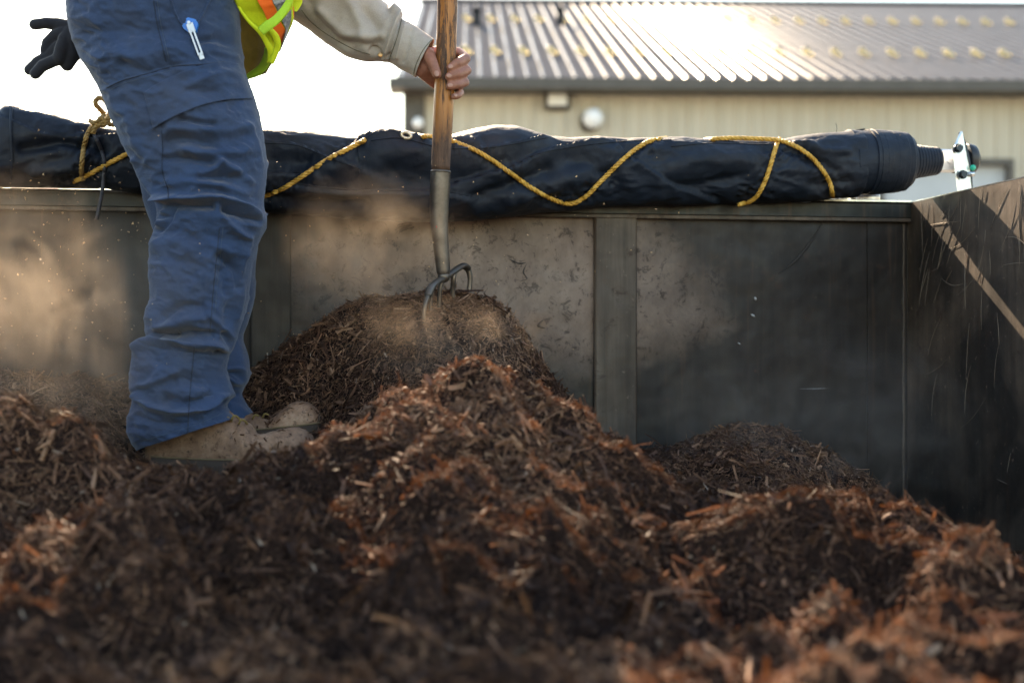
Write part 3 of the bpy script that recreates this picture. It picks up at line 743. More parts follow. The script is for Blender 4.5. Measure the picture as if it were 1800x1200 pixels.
tag(rope, 'long yellow twisted rope spiralling round the black rolled tarp', 'rope')
bw = MB()
dK = 3.10
rope_mb(bw, rope_line([(146, 318), (143, 300), (146, 270), (152, 240), (160, 226)], off=.007, tail1=[(172, 217, dK)]))
loop = [(172, 214, dK), (185, 205, dK+.02), (178, 195, dK+.01), (168, 183, dK), (171, 174, dK), (180, 173, dK), (188, 182, dK), (193, 196, dK+.01), (190, 208, dK+.02)]
rope_mb(bw, [np.array(P(*q)) for q in loop])
kn = [(158, 212, dK), (165, 216, dK-.012), (174, 212, dK-.015), (180, 206, dK), (186, 204, dK+.01), (190, 212, dK-.012), (182, 220, dK-.015), (174, 216, dK), (178, 207, dK-.014), (188, 215, dK-.014), (197, 220, dK-.005), (205, 214, dK)]
rope_mb(bw, [np.array(P(*q)) for q in kn])
rope_mb(bw, [np.array(P(*q)) for q in [(163, 235, dK-.01), (168, 224, dK-.014), (178, 218, dK-.016), (190, 208, dK-.014), (200, 206, dK), (214, 212, dK+.02)]])
tag(bw.build('rope', M['rope_old'], None), 'short tan rope knotted with a bow on top of the tarp behind the leg', 'rope')
cd = MB(); cp = [(162, 232), (172, 250), (180, 270), (184, 290), (182, 310)]
pts = rope_line(cp, off=.005)+[np.array(P(*q)) for q in [(180, 335, 3.09), (175, 362, 3.08), (170, 386, 3.08)]]
cd.tube(crom(pts, 60), .0042, 8); tag(cd.build('cord', M['cord'], None), 'thin black cord dangling from the knotted tan rope', 'cord')

# ------------------------------------------------------------------ mulch
UK = [-500, 0, 100, 150, 230, 300, 370, 430, 475, 510, 540, 580, 640, 700, 740, 800, 860, 890, 930, 960, 1000, 1050, 1110, 1170, 1230, 1300, 1380, 1450, 1500, 1560, 1600, 1650, 1720, 1800, 2300]
ROWS = {
 3.45: {-500: 700, 0: 690, 230: 695, 430: 690, 510: 650, 640: 590, 740: 560, 860: 565, 930: 650, 1000: 740, 1050: 800, 1170: 890, 1300: 910, 1450: 950, 1560: 1000, 1800: 1030, 2300: 1030},
 3.13: {-500: 655, 0: 655, 150: 653, 230: 664, 300: 690, 430: 652, 475: 626, 510: 594, 540: 572, 580: 556, 640: 530, 700: 517, 740: 508, 800: 511, 860: 516, 890: 534, 930: 600, 960: 650, 1000: 706, 1050: 768, 1170: 850, 1300: 860, 1450: 900, 1560: 960, 1650: 1010, 1800: 1040, 2300: 1040},
 2.96: {-500: 690, 0: 690, 150: 690, 230: 735, 300: 775, 430: 757, 560: 752, 600: 705, 640: 632, 700: 572, 740: 550, 800: 547, 860: 556, 900: 588, 930: 640, 1000: 712, 1050: 768, 1110: 800, 1170: 790, 1230: 762, 1300: 743, 1380: 757, 1450: 782, 1500: 812, 1560: 860, 1650: 960, 1800: 1010, 2300: 1010},
 2.78: {-500: 740, 0: 740, 150: 762, 230: 812, 300: 838, 430: 842, 500: 838, 540: 818, 600: 790, 640: 765, 740: 712, 860: 700, 930: 730, 1000: 755, 1050: 785, 1170: 820, 1300: 805, 1450: 850, 1560: 900, 1650: 955, 1800: 1000, 2300: 1010},
 2.58: {-500: 775, 0: 780, 150: 800, 230: 830, 300: 850, 430: 850, 540: 828, 640: 800, 740: 775, 860: 765, 930: 785, 1050: 815, 1170: 850, 1230: 850, 1300: 845, 1450: 875, 1560: 915, 1650: 950, 1800: 990, 2300: 1000},
 2.28: {-500: 715, 0: 718, 100: 726, 150: 740, 200: 764, 230: 790, 300: 828, 370: 842, 430: 836, 500: 806, 540: 782, 580: 752, 640: 726, 700: 704, 740: 688, 800: 666, 860: 660, 900: 672, 960: 702, 1050: 760, 1110: 784, 1170: 830, 1230: 888, 1300: 892, 1450: 895, 1560: 905, 1650: 940, 1800: 975, 2300: 980},
 2.04: {-500: 830, 0: 835, 230: 860, 430: 880, 640: 845, 740: 815, 860: 800, 930: 812, 1050: 850, 1170: 900, 1230: 892, 1280: 866, 1330: 848, 1380: 846, 1450: 855, 1500: 862, 1560: 880, 1600: 892, 1650: 918, 1720: 958, 1800: 985, 2300: 985},
 1.92: {-500: 905, 0: 905, 100: 895, 230: 920, 430: 940, 540: 925, 640: 900, 740: 870, 800: 858, 860: 858, 930: 890, 1050: 935, 1170: 975, 1230: 975, 1300: 950, 1380: 940, 1500: 960, 1600: 975, 1720: 990, 1800: 995, 2300: 995},
 1.80: {-500: 915, 0: 918, 100: 908, 230: 935, 300: 918, 370: 925, 430: 945, 540: 950, 640: 940, 740: 935, 800: 930, 860: 935, 930: 965, 1050: 1010, 1170: 1040, 1300: 1035, 1450: 1030, 1600: 1015, 1720: 985, 1800: 978, 2300: 978},
 1.72: {-500: 1010, 0: 1005, 150: 1020, 300: 1010, 430: 1015, 540: 1000, 640: 985, 740: 975, 800: 980, 930: 1020, 1050: 1065, 1170: 1085, 1300: 1075, 1450: 1065, 1600: 1055, 1720: 1040, 1800: 1040, 2300: 1040},
 1.63: {-500: 1020, 0: 1015, 150: 1035, 300: 1020, 430: 1040, 540: 1025, 640: 1000, 740: 985, 800: 990, 930: 1040, 1050: 1085, 1170: 1090, 1300: 1070, 1450: 1052, 1560: 1038, 1650: 1040, 1800: 1055, 2300: 1055},
 1.50: {-500: 1110, 0: 1110, 230: 1140, 430: 1145, 640: 1115, 740: 1095, 860: 1110, 930: 1140, 1170: 1180, 1300: 1170, 1560: 1150, 1800: 1155, 2300: 1155},
 1.40: {-500: 1130, 0: 1135, 430: 1170, 700: 1120, 900: 1150, 1300: 1190, 1600: 1150, 1800: 1160, 2300: 1160},
 1.05: {-500: 1420, 900: 1400, 1800: 1420, 2300: 1420},
 0.75: {-500: 1780, 2300: 1780},
}
RD = np.array(sorted(ROWS)); TAB = np.array([np.interp(UK, sorted(ROWS[d]), [ROWS[d][k] for k in sorted(ROWS[d])]) for d in RD])
def terrain(x, d):
    x = np.asarray(x, float); d = np.asarray(d, float); sh = x.shape; x = x.ravel(); d = d.ravel()
    dc = np.clip(d, RD[0], RD[-1]); u = 900+F*x/np.maximum(d, .4)
    Z = np.stack([(600-np.interp(u, UK, TAB[k]))/F*RD[k] for k in range(len(RD))])
    i = np.clip(np.searchsorted(RD, dc)-1, 0, len(RD)-2)
    ar = np.arange(len(x)); z0, z1 = Z[i, ar], Z[i+1, ar]
    h = RD[i+1]-RD[i]; t = (dc-RD[i])/h
    ip, iq = np.maximum(i-1, 0), np.minimum(i+2, len(RD)-1)
    s = (z1-z0)/h
    sm = np.where(i > 0, (z0-Z[ip, ar])/np.maximum(RD[i]-RD[ip], 1e-6), s); sp = np.where(i < len(RD)-2, (Z[iq, ar]-z1)/np.maximum(RD[iq]-RD[i+1], 1e-6), s)
    m0 = np.where(sm*s > 0, 2*sm*s/(sm+s+1e-12), 0); m1 = np.where(s*sp > 0, 2*s*sp/(s+sp+1e-12), 0)
    z = (2*t**3-3*t**2+1)*z0+(t**3-2*t**2+t)*h*m0+(-2*t**3+3*t**2)*z1+(t**3-t**2)*h*m1
    p3 = np.stack([x*5.5, d*5.5, 0*x], -1)
    fade = np.clip((3.1-d)/.6, .30, 1)+.45*np.clip((2.15-d)/.3, 0, 1)
    rid_ = 1-np.abs(fbm(p3*.8+5, 3, 41))*2.4
    z = z+(.026*fbm(p3, 3, 31)+.048*(rid_-.62)-.012)*fade+.024*fbm(p3*3.2, 3, 37)*np.clip(fade+.2, 0, 1)+.009*fbm(p3*9, 2, 39)+.022*np.clip(1-np.abs(fbm(p3*2.6+11, 2, 43))*4, -.2, 1)*fade-.006
    # hollow for the boots
    return z.reshape(sh)
gx = np.arange(-2.3, 1.5, .012); gd = np.arange(-.6, 3.62, .012)
X, D = np.meshgrid(gx, gd, indexing='ij'); Zt = terrain(X, D)
rel = np.stack([X, D, 0*X], -1)-CN*np.array((1, 1, 0)); ss = rel@AX; tt = rel@BX
Vt = np.stack([X, D, Zt], -1)
okv = (ss > -.004) & (tt > -.002)
ft = grid_faces(len(gx), len(gd), closed=False)[:, ::-1]
ft = ft[okv.ravel()[ft].all(1)]
Vt = Vt.reshape(-1, 3); rid = np.full(len(Vt), .0)
# shreds
NSH = 480000
px_ = RNG.uniform(-1.75, 1.15, NSH*2); pd_ = .95+2.6*RNG.random(NSH*2)**.8
rel = np.stack([px_, pd_, 0*px_], -1)-CN*np.array((1, 1, 0)); ok = ((rel@AX) > .012) & ((rel@BX) > .008) & (np.abs(px_)/pd_ < .46)
px_, pd_ = px_[ok][:NSH], pd_[ok][:NSH]; n = len(px_)
e = .012
pz = terrain(px_, pd_); nx = -(terrain(px_+e, pd_)-pz)/e; nd = -(terrain(px_, pd_+e)-pz)/e
nrm = np.stack([nx, nd, np.ones(n)], -1); nrm /= np.linalg.norm(nrm, axis=1)[:, None]
kind = RNG.random(n)
L = np.where(kind < .60, RNG.lognormal(math.log(.0125), .55, n), RNG.lognormal(math.log(.0085), .55, n)); L = np.clip(L, .004, .07)
Wd = np.where(kind < .60, RNG.lognormal(math.log(.0012), .45, n), RNG.lognormal(math.log(.0030), .5, n)); Wd = np.clip(Wd, .0005, .012)
big = RNG.random(n) < .006; L = np.where(big, RNG.uniform(.03, .075, n), L); Wd = np.where(big, RNG.uniform(.004, .011, n), Wd)
chk = RNG.random(n) < .014; L = np.where(chk, RNG.uniform(.012, .034, n), L); Wd = np.where(chk, RNG.uniform(.006, .015, n), Wd)
hr_ = RNG.random(n) < .12; L = np.where(hr_, RNG.uniform(.008, .026, n), L); Wd = np.where(hr_, RNG.uniform(.0004, .0008, n), Wd); L = np.clip(L, .004, .065)
Wd = Wd*.78; L = L*.95
Tk = np.clip(Wd*RNG.uniform(.2, .6, n), .0005, .005)
rv = RNG.normal(size=(n, 3)); tgt = rv-(rv*nrm).sum(1)[:, None]*nrm; tgt /= np.linalg.norm(tgt, axis=1)[:, None]
tilt = np.abs(RNG.normal(0, .24, n)); tilt = np.where(RNG.random(n) < .05, RNG.uniform(.4, 1.2, n), tilt)
tilt = np.where(L > .03, np.minimum(tilt, .45), tilt)
t1 = tgt*np.cos(tilt)[:, None]+nrm*np.sin(tilt)[:, None]
sd_ = np.cross(nrm, t1); sd_ /= np.linalg.norm(sd_, axis=1)[:, None]
roll_ = RNG.normal(0, .7, n); up_ = np.cross(t1, sd_)
s2 = sd_*np.cos(roll_)[:, None]+up_*np.sin(roll_)[:, None]; u2 = np.cross(t1, s2)
base = np.stack([px_, pd_, pz], -1)+nrm*(RNG.uniform(-.002, .010, n)+np.sin(tilt)*L*.38)[:, None]
cv_ = np.where(RNG.random(n) < .12, 3.0, 1.0); bend = (RNG.normal(0, .035, n)*cv_*L)[:, None]; bend2 = (RNG.normal(0, .02, n)*cv_*L)[:, None]
st_ = []
for k, (a, tw) in enumerate(((-.5, .85), (-.2, 1.0), (.2, .95), (.5, .75))):
    c = base+t1*(a*L)[:, None]+u2*(bend*(.25-a*a)*4)+s2*(bend2*(a**3*4))
    w_ = (Wd*tw/2)[:, None]*RNG.uniform(.7, 1.2, (n, 1)); h_ = (Tk*tw/2)[:, None]
    st_.append([c-s2*w_-u2*h_, c+s2*w_-u2*h_*.6, c+s2*w_*.3+u2*h_])
SV = np.stack([np.stack(r_, 1) for r_ in st_], 1).reshape(n, 12, 3)
fl_ = []
for k in range(3):
    for j in range(3):
        j2 = (j+1) % 3; fl_.append((k*3+j, k*3+j2, k*3+3+j2, k*3+3+j))
fl_ = np.array(fl_); ft3 = np.array([(2, 1, 0), (9, 10, 11)])
off_ = len(Vt)+np.arange(n)*12
fq = (off_[:, None, None]+fl_[None]).reshape(-1, 4); f3 = (off_[:, None, None]+ft3[None]).reshape(-1, 3)
cl = RNG.random(n); reg = fbm(np.stack([px_*3, pd_*3, 0*px_], -1), 3, 77)
cl = np.clip(cl*.80+reg*.50+.03, 0, .97); cl = np.where((RNG.random(n) < .006) & (Wd < .005), .99, cl)
ATT = np.concatenate([rid, np.repeat(cl, 12)])
q = N('shredded bark mulch'); at = q.n('ShaderNodeAttribute', attribute_name='tone')
c = q.ramp(at.outputs['Fac'], [(0.0, (.024, .015, .014)), (.26, (.075, .043, .034)), (.50, (.20, .108, .072)), (.72, (.42, .235, .145)), (.92, (.60, .37, .23)), (1.0, (.62, .50, .40))])
c = q.mix(q.ramp(q.noise(220, 4, .7), [(.35, .5), (.65, 0.0)]), c, (.02, .010, .008))
q.base(c).set(rough=.65, spec=.10)
tl = q.n('ShaderNodeBsdfTranslucent'); q.l(q.mix(.5, c, (.60, .36, .17)), tl.inputs[0]); ms = q.n('ShaderNodeMixShader'); ms.inputs[0].default_value = .36
q.l(q.b.outputs[0], ms.inputs[1]); q.l(tl.outputs[0], ms.inputs[2]); q.l(ms.outputs[0], q.o.inputs[0])
q.bump(q.noise(700, 3, .7, ), .5, .0012)
q.b.inputs['Transmission Weight'].default_value = 0
M['mulch'] = q.m
q = N('dark mulch fines'); q.base(q.ramp(q.noise(120, 6, .8), [(.35, (.012, .008, .007)), (.6, (.045, .026, .020)), (.8, (.11, .06, .04))])).set(rough=.9, spec=.05)  # dark colour put in so the gaps between shreds look shaded
q.bump(q.noise(160, 5, .8), 1.0, .006); M['fines'] = q.m
mul = mesh_np('mulch', np.concatenate([Vt, SV.reshape(-1, 3)]), [ft, fq, f3], [M['mulch'], M['fines']], None, smooth=False, attr={'tone': ATT},
              mat_idx=np.concatenate([np.ones(len(ft), np.int32), np.zeros(len(fq)+len(f3), np.int32)]))
tag(mul, 'loose brown shredded bark mulch heaped in mounds inside the container', 'mulch', kind='stuff')
del SV, fq, f3

# ------------------------------------------------------------------ person
per = empty('person', P(340, 812, 2.85), 'worker in blue cargo trousers, lime vest and tan boots holding a fork upright', 'person')
NEAR = [((150, -150), (380, -150)), ((118, -80), (408, -80)), ((118, -30), (415, -30)), ((120, 0), (417, 0)), ((127, 57), (419, 45)), ((143, 100), (424, 87)), ((166, 138), (431, 130)), ((185, 172), (447, 173)), ((203, 220), (459, 222)), ((225, 268), (466, 270)),
        ((249, 312), (467, 305)), ((271, 348), (463, 345)), ((278, 366), (463, 364)), ((279, 385), (467, 384)), ((272, 410), (464, 402)), ((266, 440), (452, 430)), ((265, 480), (442, 470)), ((266, 524), (436, 515)), ((259, 548), (427, 556)),
        ((258, 580), (415, 596)), ((259, 592), (410, 612)), ((243, 602), (404, 622)), ((237, 611), (400, 632)), ((232, 648), (398, 652)), ((233, 690), (407, 682)), ((236, 705), (409, 694)), ((229, 728), (398, 712)), ((226, 755), (402, 722)), ((232, 775), (407, 729)), ((243, 791), (412, 735))]
FAR = [((150, -150), (400, -150)), ((150, -80), (400, -80)), ((160, 50), (410, 50)), ((172, 130), (425, 130)), ((187, 177), (435, 180)), ((213, 240), (445, 240)), ((245, 310), (450, 310)), ((256, 360), (452, 370)), ((272, 405), (453, 420)), ((285, 460), (447, 470)),
       ((295, 500), (448, 500)), ((300, 530), (445, 530)), ((305, 560), (434, 568)), ((310, 590), (425, 594)), ((318, 620), (432, 618)), ((322, 640), (437, 640)), ((325, 665), (436, 668)), ((328, 680), (428, 682)), ((330, 695), (425, 694)), ((335, 715), (433, 712)), ((345, 735), (444, 728)), ((352, 755), (447, 748))]
def leg(pairs, dc, dr, nr, nc, fold):
    a = np.array([p[0] for p in pairs], float); b = np.array([p[1] for p in pairs], float)
    A, B = crom(a, nr), crom(b, nr)
    t = np.linspace(0, 1, nr); dC = np.interp(t, *dc); dR = np.interp(t, *dr)
    c = (A+B)/2; hw = (B-A)/2
    th = np.arange(nc)*2*math.pi/nc
    Cc = PA(c[:, 0], c[:, 1], dC); Hh = PA(B[:, 0], B[:, 1], dC)-Cc
    cs, sn = np.cos(th), np.sin(th); p_ = .92
    cs = np.sign(cs)*np.abs(cs)**p_; sn = np.sign(sn)*np.abs(sn)**p_
    G = Cc[:, None]+Hh[:, None]*cs[None, :, None]+np.array((0, 1., 0))*(dR[:, None]*sn)[..., None]
    Nr = grid_normals(G); 
    if ((G-G.mean(1, keepdims=True))*Nr).sum(-1).mean() < 0: Nr = -Nr
    u, v = proj(G)
    edge = np.clip(np.abs(Nr[..., 1])*1.5-.12, .0, 1)
    G = G+Nr*(fold(u, v, G)*edge+.0012*fbm(np.stack([u/14, v/9, G[..., 1]*30], -1), 3, 5)*1)[..., None]
    # hem turned inside
    last = G[-1]; cin = last.mean(0)
    inner1 = cin+(last-cin)*.965; inner2 = inner1+(G[-8]-G[-1])*.9*1.0
    inner2 = cin+(inner2-cin)*.98
    return np.concatenate([G, inner1[None], inner2[None]])
FN = [([(319, 207), (345, 213), (376, 216)], 5, -.008), ([(297, 250), (335, 246), (376, 249)], 10, -.010), ([(300, 232), (350, 230), (440, 226)], 9, .005), ([(290, 277), (335, 280), (372, 286)], 7, -.008),
      ([(330, 266), (380, 268), (450, 264)], 9, .006), ([(350, 315), (392, 312), (424, 312)], 9, -.010), ([(392, 284), (418, 304), (440, 322)], 7, .007), ([(392, 284), (372, 300), (354, 309)], 6, .005), ([(436, 220), (452, 252), (463, 290)], 6, .006),
      ([(300, 322), (370, 326), (440, 340)], 8, .005), ([(282, 348), (330, 352), (380, 350), (425, 362), (458, 378)], 6, .012), ([(305, 364), (340, 366), (370, 366)], 6, -.011), ([(398, 370), (428, 382), (455, 390)], 7, -.015), ([(396, 384), (412, 402), (432, 418)], 6, .008),
      ([(236, 278), (248, 308), (262, 332), (295, 352)], 6, .009), ([(224, 200), (240, 240), (258, 280)], 9, .004), ([(288, 373), (294, 380), (284, 392)], 4, .007), ([(298, 366), (296, 377), (290, 384)], 3.5, -.007), ([(296, 383), (294, 392), (282, 402)], 4, -.005),
      ([(308, 404), (326, 416), (342, 428)], 9, -.006), ([(270, 430), (300, 424), (340, 434)], 10, .004), ([(384, 452), (404, 466), (420, 486), (424, 505)], 7, -.010), ([(392, 480), (404, 520), (408, 560)], 15, -.010), ([(372, 430), (400, 440), (428, 452)], 8, .005),
      ([(438, 420), (428, 460), (424, 490), (432, 515), (423, 560)], 5, .007), ([(286, 560), (322, 541), (358, 538)], 9, -.009), ([(274, 579), (310, 570), (356, 556)], 7, .007), ([(274, 590), (290, 589), (302, 588)], 6, -.014), ([(308, 587), (340, 585), (372, 587)], 7, -.013),
      ([(370, 552), (390, 574), (410, 596)], 6, .007), ([(396, 590), (406, 606), (409, 618)], 8, -.014), ([(378, 617), (392, 621), (408, 627)], 5, -.014), ([(238, 611), (260, 601), (300, 600), (342, 605), (376, 608), (400, 622)], 7, .013),
      ([(238, 683), (270, 673), (310, 656)], 7, .006), ([(300, 668), (345, 668), (390, 672)], 14, -.009), ([(244, 696), (262, 716), (300, 724), (340, 718), (373, 704), (409, 696)], 6, .011), ([(290, 706), (330, 708), (370, 692)], 8, -.009),
      ([(380, 711), (396, 707), (408, 703)], 5, -.010), ([(240, 735), (300, 745), (350, 738)], 8, -.004), ([(150, 60), (230, 50), (330, 56)], 16, -.005), ([(170, 95), (250, 100), (300, 92)], 12, .004), ([(350, 75), (390, 70), (422, 78)], 6, -.007), ([(345, 90), (390, 92), (428, 104)], 6, .005), ([(300, 140), (350, 160), (420, 158)], 10, -.004),
      ([(320, 150), (380, 132), (425, 132)], 7, .004), ([(214, 110), (260, 125), (320, 116)], 8, -.004)]
def fold_near(u, v, G):
    uw = u+7*fbm(np.stack([u/45, v/45, 0*u], -1), 2, 61); vw = v+6*fbm(np.stack([u/40, v/40, 0*u+9], -1), 2, 62)
    r = 1.65*strokes(uw, vw, FN)
    r += .0028*(1-np.abs(fbm(np.stack([u/26+v/44, v/17-u/40, 0*u+6], -1), 3, 68))*3)
    r += .0085*fbm(np.stack([u/75+v/130, v/36-u/80, 0*u], -1), 3, 21)
    rg = 1-np.abs(fbm(np.stack([u/60+v/90, v/42-u/110, 0*u+3], -1), 2, 66))*3; r += .004*np.clip(rg, 0, 1)
    r += steps(u, v, [([(187, 154), (215, 141), (262, 128), (305, 116), (360, 112), (395, 108), (424, 92)], 14, .0028)])
    return r
FF = [([(425, 596), (430, 630), (436, 668)], 9, .006), ([(402, 655), (415, 656), (436, 672)], 5, -.012), ([(400, 650), (420, 648), (437, 656)], 4, .010), ([(398, 664), (410, 672), (425, 676)], 4, .010), ([(400, 690), (415, 692), (425, 694)], 4, -.010), ([(405, 712), (425, 716), (446, 730)], 6, .006)]
def fold_far(u, v, G): return strokes(u, v, FF)+.004*fbm(np.stack([u/60, v/30, 0*u], -1), 3, 22)
NR_, NC_ = 560, 300
GN = leg(NEAR, ([0, .1, .45, 1], [2.84, 2.83, 2.80, 2.78]), ([0, .08, .3, .5, .68, .74, .8, 1], [.12, .145, .118, .098, .083, .082, .093, .088]), NR_, NC_, fold_near)
GF = leg(FAR, ([0, .3, .6, 1], [3.0, 3.0, 2.985, 2.97]), ([0, .3, .6, 1], [.13, .11, .09, .07]), 300, 160, fold_far)
vs = [GN.reshape(-1, 3), GF.reshape(-1, 3)]; f1 = grid_faces(len(GN), NC_); f2 = grid_faces(len(GF), 160)+len(vs[0])
tr = mesh_np('trousers', np.concatenate(vs), [np.concatenate([f1, f2])], M['trouser'], per)
bvh_tr = BVHTree.FromPolygons([tuple(x) for x in vs[0]], [tuple(f) for f in f1])
def on(bvh, pts, off, n=None):
    p = crom(np.array(pts, float), n or len(pts)*10); o_ = []
    for u, v in p:
        d = Vector(((u-900)/F, 1, (600-v)/F)).normalized(); r = bvh.ray_cast(Vector((0, 0, 0)), d)[0]
        if r is not None: o_.append(np.array(r-d*off))
    return np.array(o_)
def seam(mb, pts, off=.0004, r=.0011, dash=False):
    if isinstance(mb, list): mb.append(MB()); mb = mb[-1]; dash = False
    p = on(bvh_tr, pts, off)
    if len(p) < 2: return
    if not dash: mb.tube(p, r, 6)
    else:
        p = crom(p, int(np.linalg.norm(np.diff(p, axis=0), axis=1).sum()/.0011)+4)
        for k in range(0, len(p)-3, 4): mb.tube(p[k:k+3], r, 4)
sm = MB()
seam(sm, [(386, 400), (381, 450), (376, 500), (372, 550), (369, 585)]); seam(sm, [(342, 606), (339, 640), (335, 680), (332, 720), (330, 764)])
seam(sm, [(284, 229), (286, 260), (285, 300), (294, 330), (296, 350)]); seam(sm, [(270, 0), (276, 40), (284, 75), (292, 108)])
seam(sm, [(187, 155), (215, 142), (262, 129), (305, 117), (360, 113), (395, 109)], r=.0014)
sm.build('seam', M['trouser_seam'], tr)
stl = []
for dv in (5.5,):
    seam(stl, [(190, 155+dv), (216, 142+dv), (262, 129+dv), (300, 118+dv)], r=.0005, dash=True)
seam(stl, [(392, 400), (387, 450), (382, 500), (378, 550)], r=.0005, dash=True); seam(stl, [(248, 776), (300, 760), (350, 744), (400, 722)], r=.0005, dash=True)
seam(stl, [(276, 0), (282, 40), (290, 75), (297, 104)], r=.0005, dash=True)
seam(stl, [(272, 218), (300, 201), (352, 178), (400, 170), (440, 167)], r=.0005, dash=True)
q = N('pale stitching'); q.base((.05, .075, .12)).set(rough=.7); M['stitch'] = q.m
for st in stl: st.build('stitching', M['stitch'], tr)
def patch(topl, botl, off, thick, nu=60, nv=34, puff=.0):
    """raised cloth panel lying on the trousers between two page curves"""
    T, B_ = crom(np.array(topl, float), nu), crom(np.array(botl, float), nu); O = np.zeros((nv, nu, 3)); I = np.zeros((nv, nu, 3))
    for j in range(nv):
        f = j/(nv-1)
        for i in range(nu):
            u, v = T[i]*(1-f)+B_[i]*f; d = Vector(((u-900)/F, 1, (600-v)/F)).normalized(); r = bvh_tr.ray_cast(Vector((0, 0, 0)), d)[0]
            if r is None: r = O[j, i-1] if i else Vector(P(u, v, 2.75)); r = Vector(r)
            ed = min(1, i/2.5, (nu-1-i)/2.5, ) if True else 1
            O[j, i] = r-d*(off+thick*(.35+.65*ed)+puff*f*f); I[j, i] = r+d*.003
    V = np.concatenate([O.reshape(-1, 3), I.reshape(-1, 3)]); m = nu*nv; f = grid_faces(nv, nu, closed=False)
    e = [];
    for i in range(nu-1): e += [(i+1, i, i+m, i+1+m), ((nv-1)*nu+i, (nv-1)*nu+i+1, (nv-1)*nu+i+1+m, (nv-1)*nu+i+m)]
    for j in range(nv-1): e += [(j*nu, (j+1)*nu, (j+1)*nu+m, j*nu+m), ((j+1)*nu+nu-1, j*nu+nu-1, j*nu+nu-1+m, (j+1)*nu+nu-1+m)]
    return V, [np.concatenate([f, f[:, ::-1]+m, np.array(e)])]
V, fs = patch([(252, 163), (275, 148), (305, 133), (350, 116), (395, 109), (420, 112)], [(269, 226), (300, 208), (352, 186), (390, 177), (420, 174), (444, 174)], .0012, .0035, puff=.003)
mesh_np('cargo_pocket', V, fs, M['trouser'], tr)
V, fs = patch([(300, 0), (306, 18), (315, 36)], [(301, -40), (335, -40), (350, -30)], .0008, .001, nu=20, nv=10)
fp = MB(); 
seam(fp, [(300, -4), (304, 12), (311, 30), (321, 44)], r=.0022); seam(fp, [(371, -6), (364, 10), (354, 30), (344, 46), (336, 54)], r=.0026)
fp.build('pocket_edge', M['trouser'], tr)
# pocket knife
kb = hit(bvh_tr, 333, 46, .006); 
kn_ = empty('pocket_knife', kb, 'blue pocket knife with silver clip hooked in the front trouser pocket', 'knife')
def kp(u, v, o=.0): return np.array(P(u, v, kb[1]-o))
m_ = MB(); m_.prism([kp(318, 40), kp(330, 31), kp(343, 34), kp(348, 42), kp(344, 56), kp(330, 56), kp(322, 50)], (0, .010, 0)); m_.build('body', M['blue'], kn_, False)
m_ = MB(); cl0, cl1 = np.array(kp(333, 41, .003)), np.array(hit(bvh_tr, 357, 106, .004)); ax_ = (cl1-cl0); al = np.linalg.norm(ax_); ax_ /= al; sx_ = np.cross(ax_, (0, 1, 0)); sx_ /= np.linalg.norm(sx_)
cl0 = cl0+np.array((0, -.003, 0)); cl1 = cl1+np.array((0, -.005, 0)); ax_ = cl1-cl0; ax_ /= np.linalg.norm(ax_)
mid = (cl0+cl1)/2+np.array((0, -.003, 0)); fw = 4.6/F*2.7
m_.bbox(cl0+ax_*.010, sx_*fw*1.35, ax_*.009, np.array((0, .0012, 0)), .001)
for sg in (-1, 1): m_.bbox(cl0+ax_*al*.5+sx_*fw*.72*sg+np.array((0, -.001, 0)), sx_*fw*.34, ax_*(al*.38), np.array((0, .0022, 0)), .0004)
m_.bbox(cl0+ax_*al*.90, sx_*fw*.95, ax_*al*.09, np.array((0, .001, 0)), .0008); m_.cyl(cl0+np.array((0, -.0035, 0)), cl0+np.array((0, -.001, 0)), .0032, n=14)
q = N('satin clip'); q.base((.50, .56, .66)).set(rough=.4, metal=.5); m_.build('clip', q.m, kn_, False)

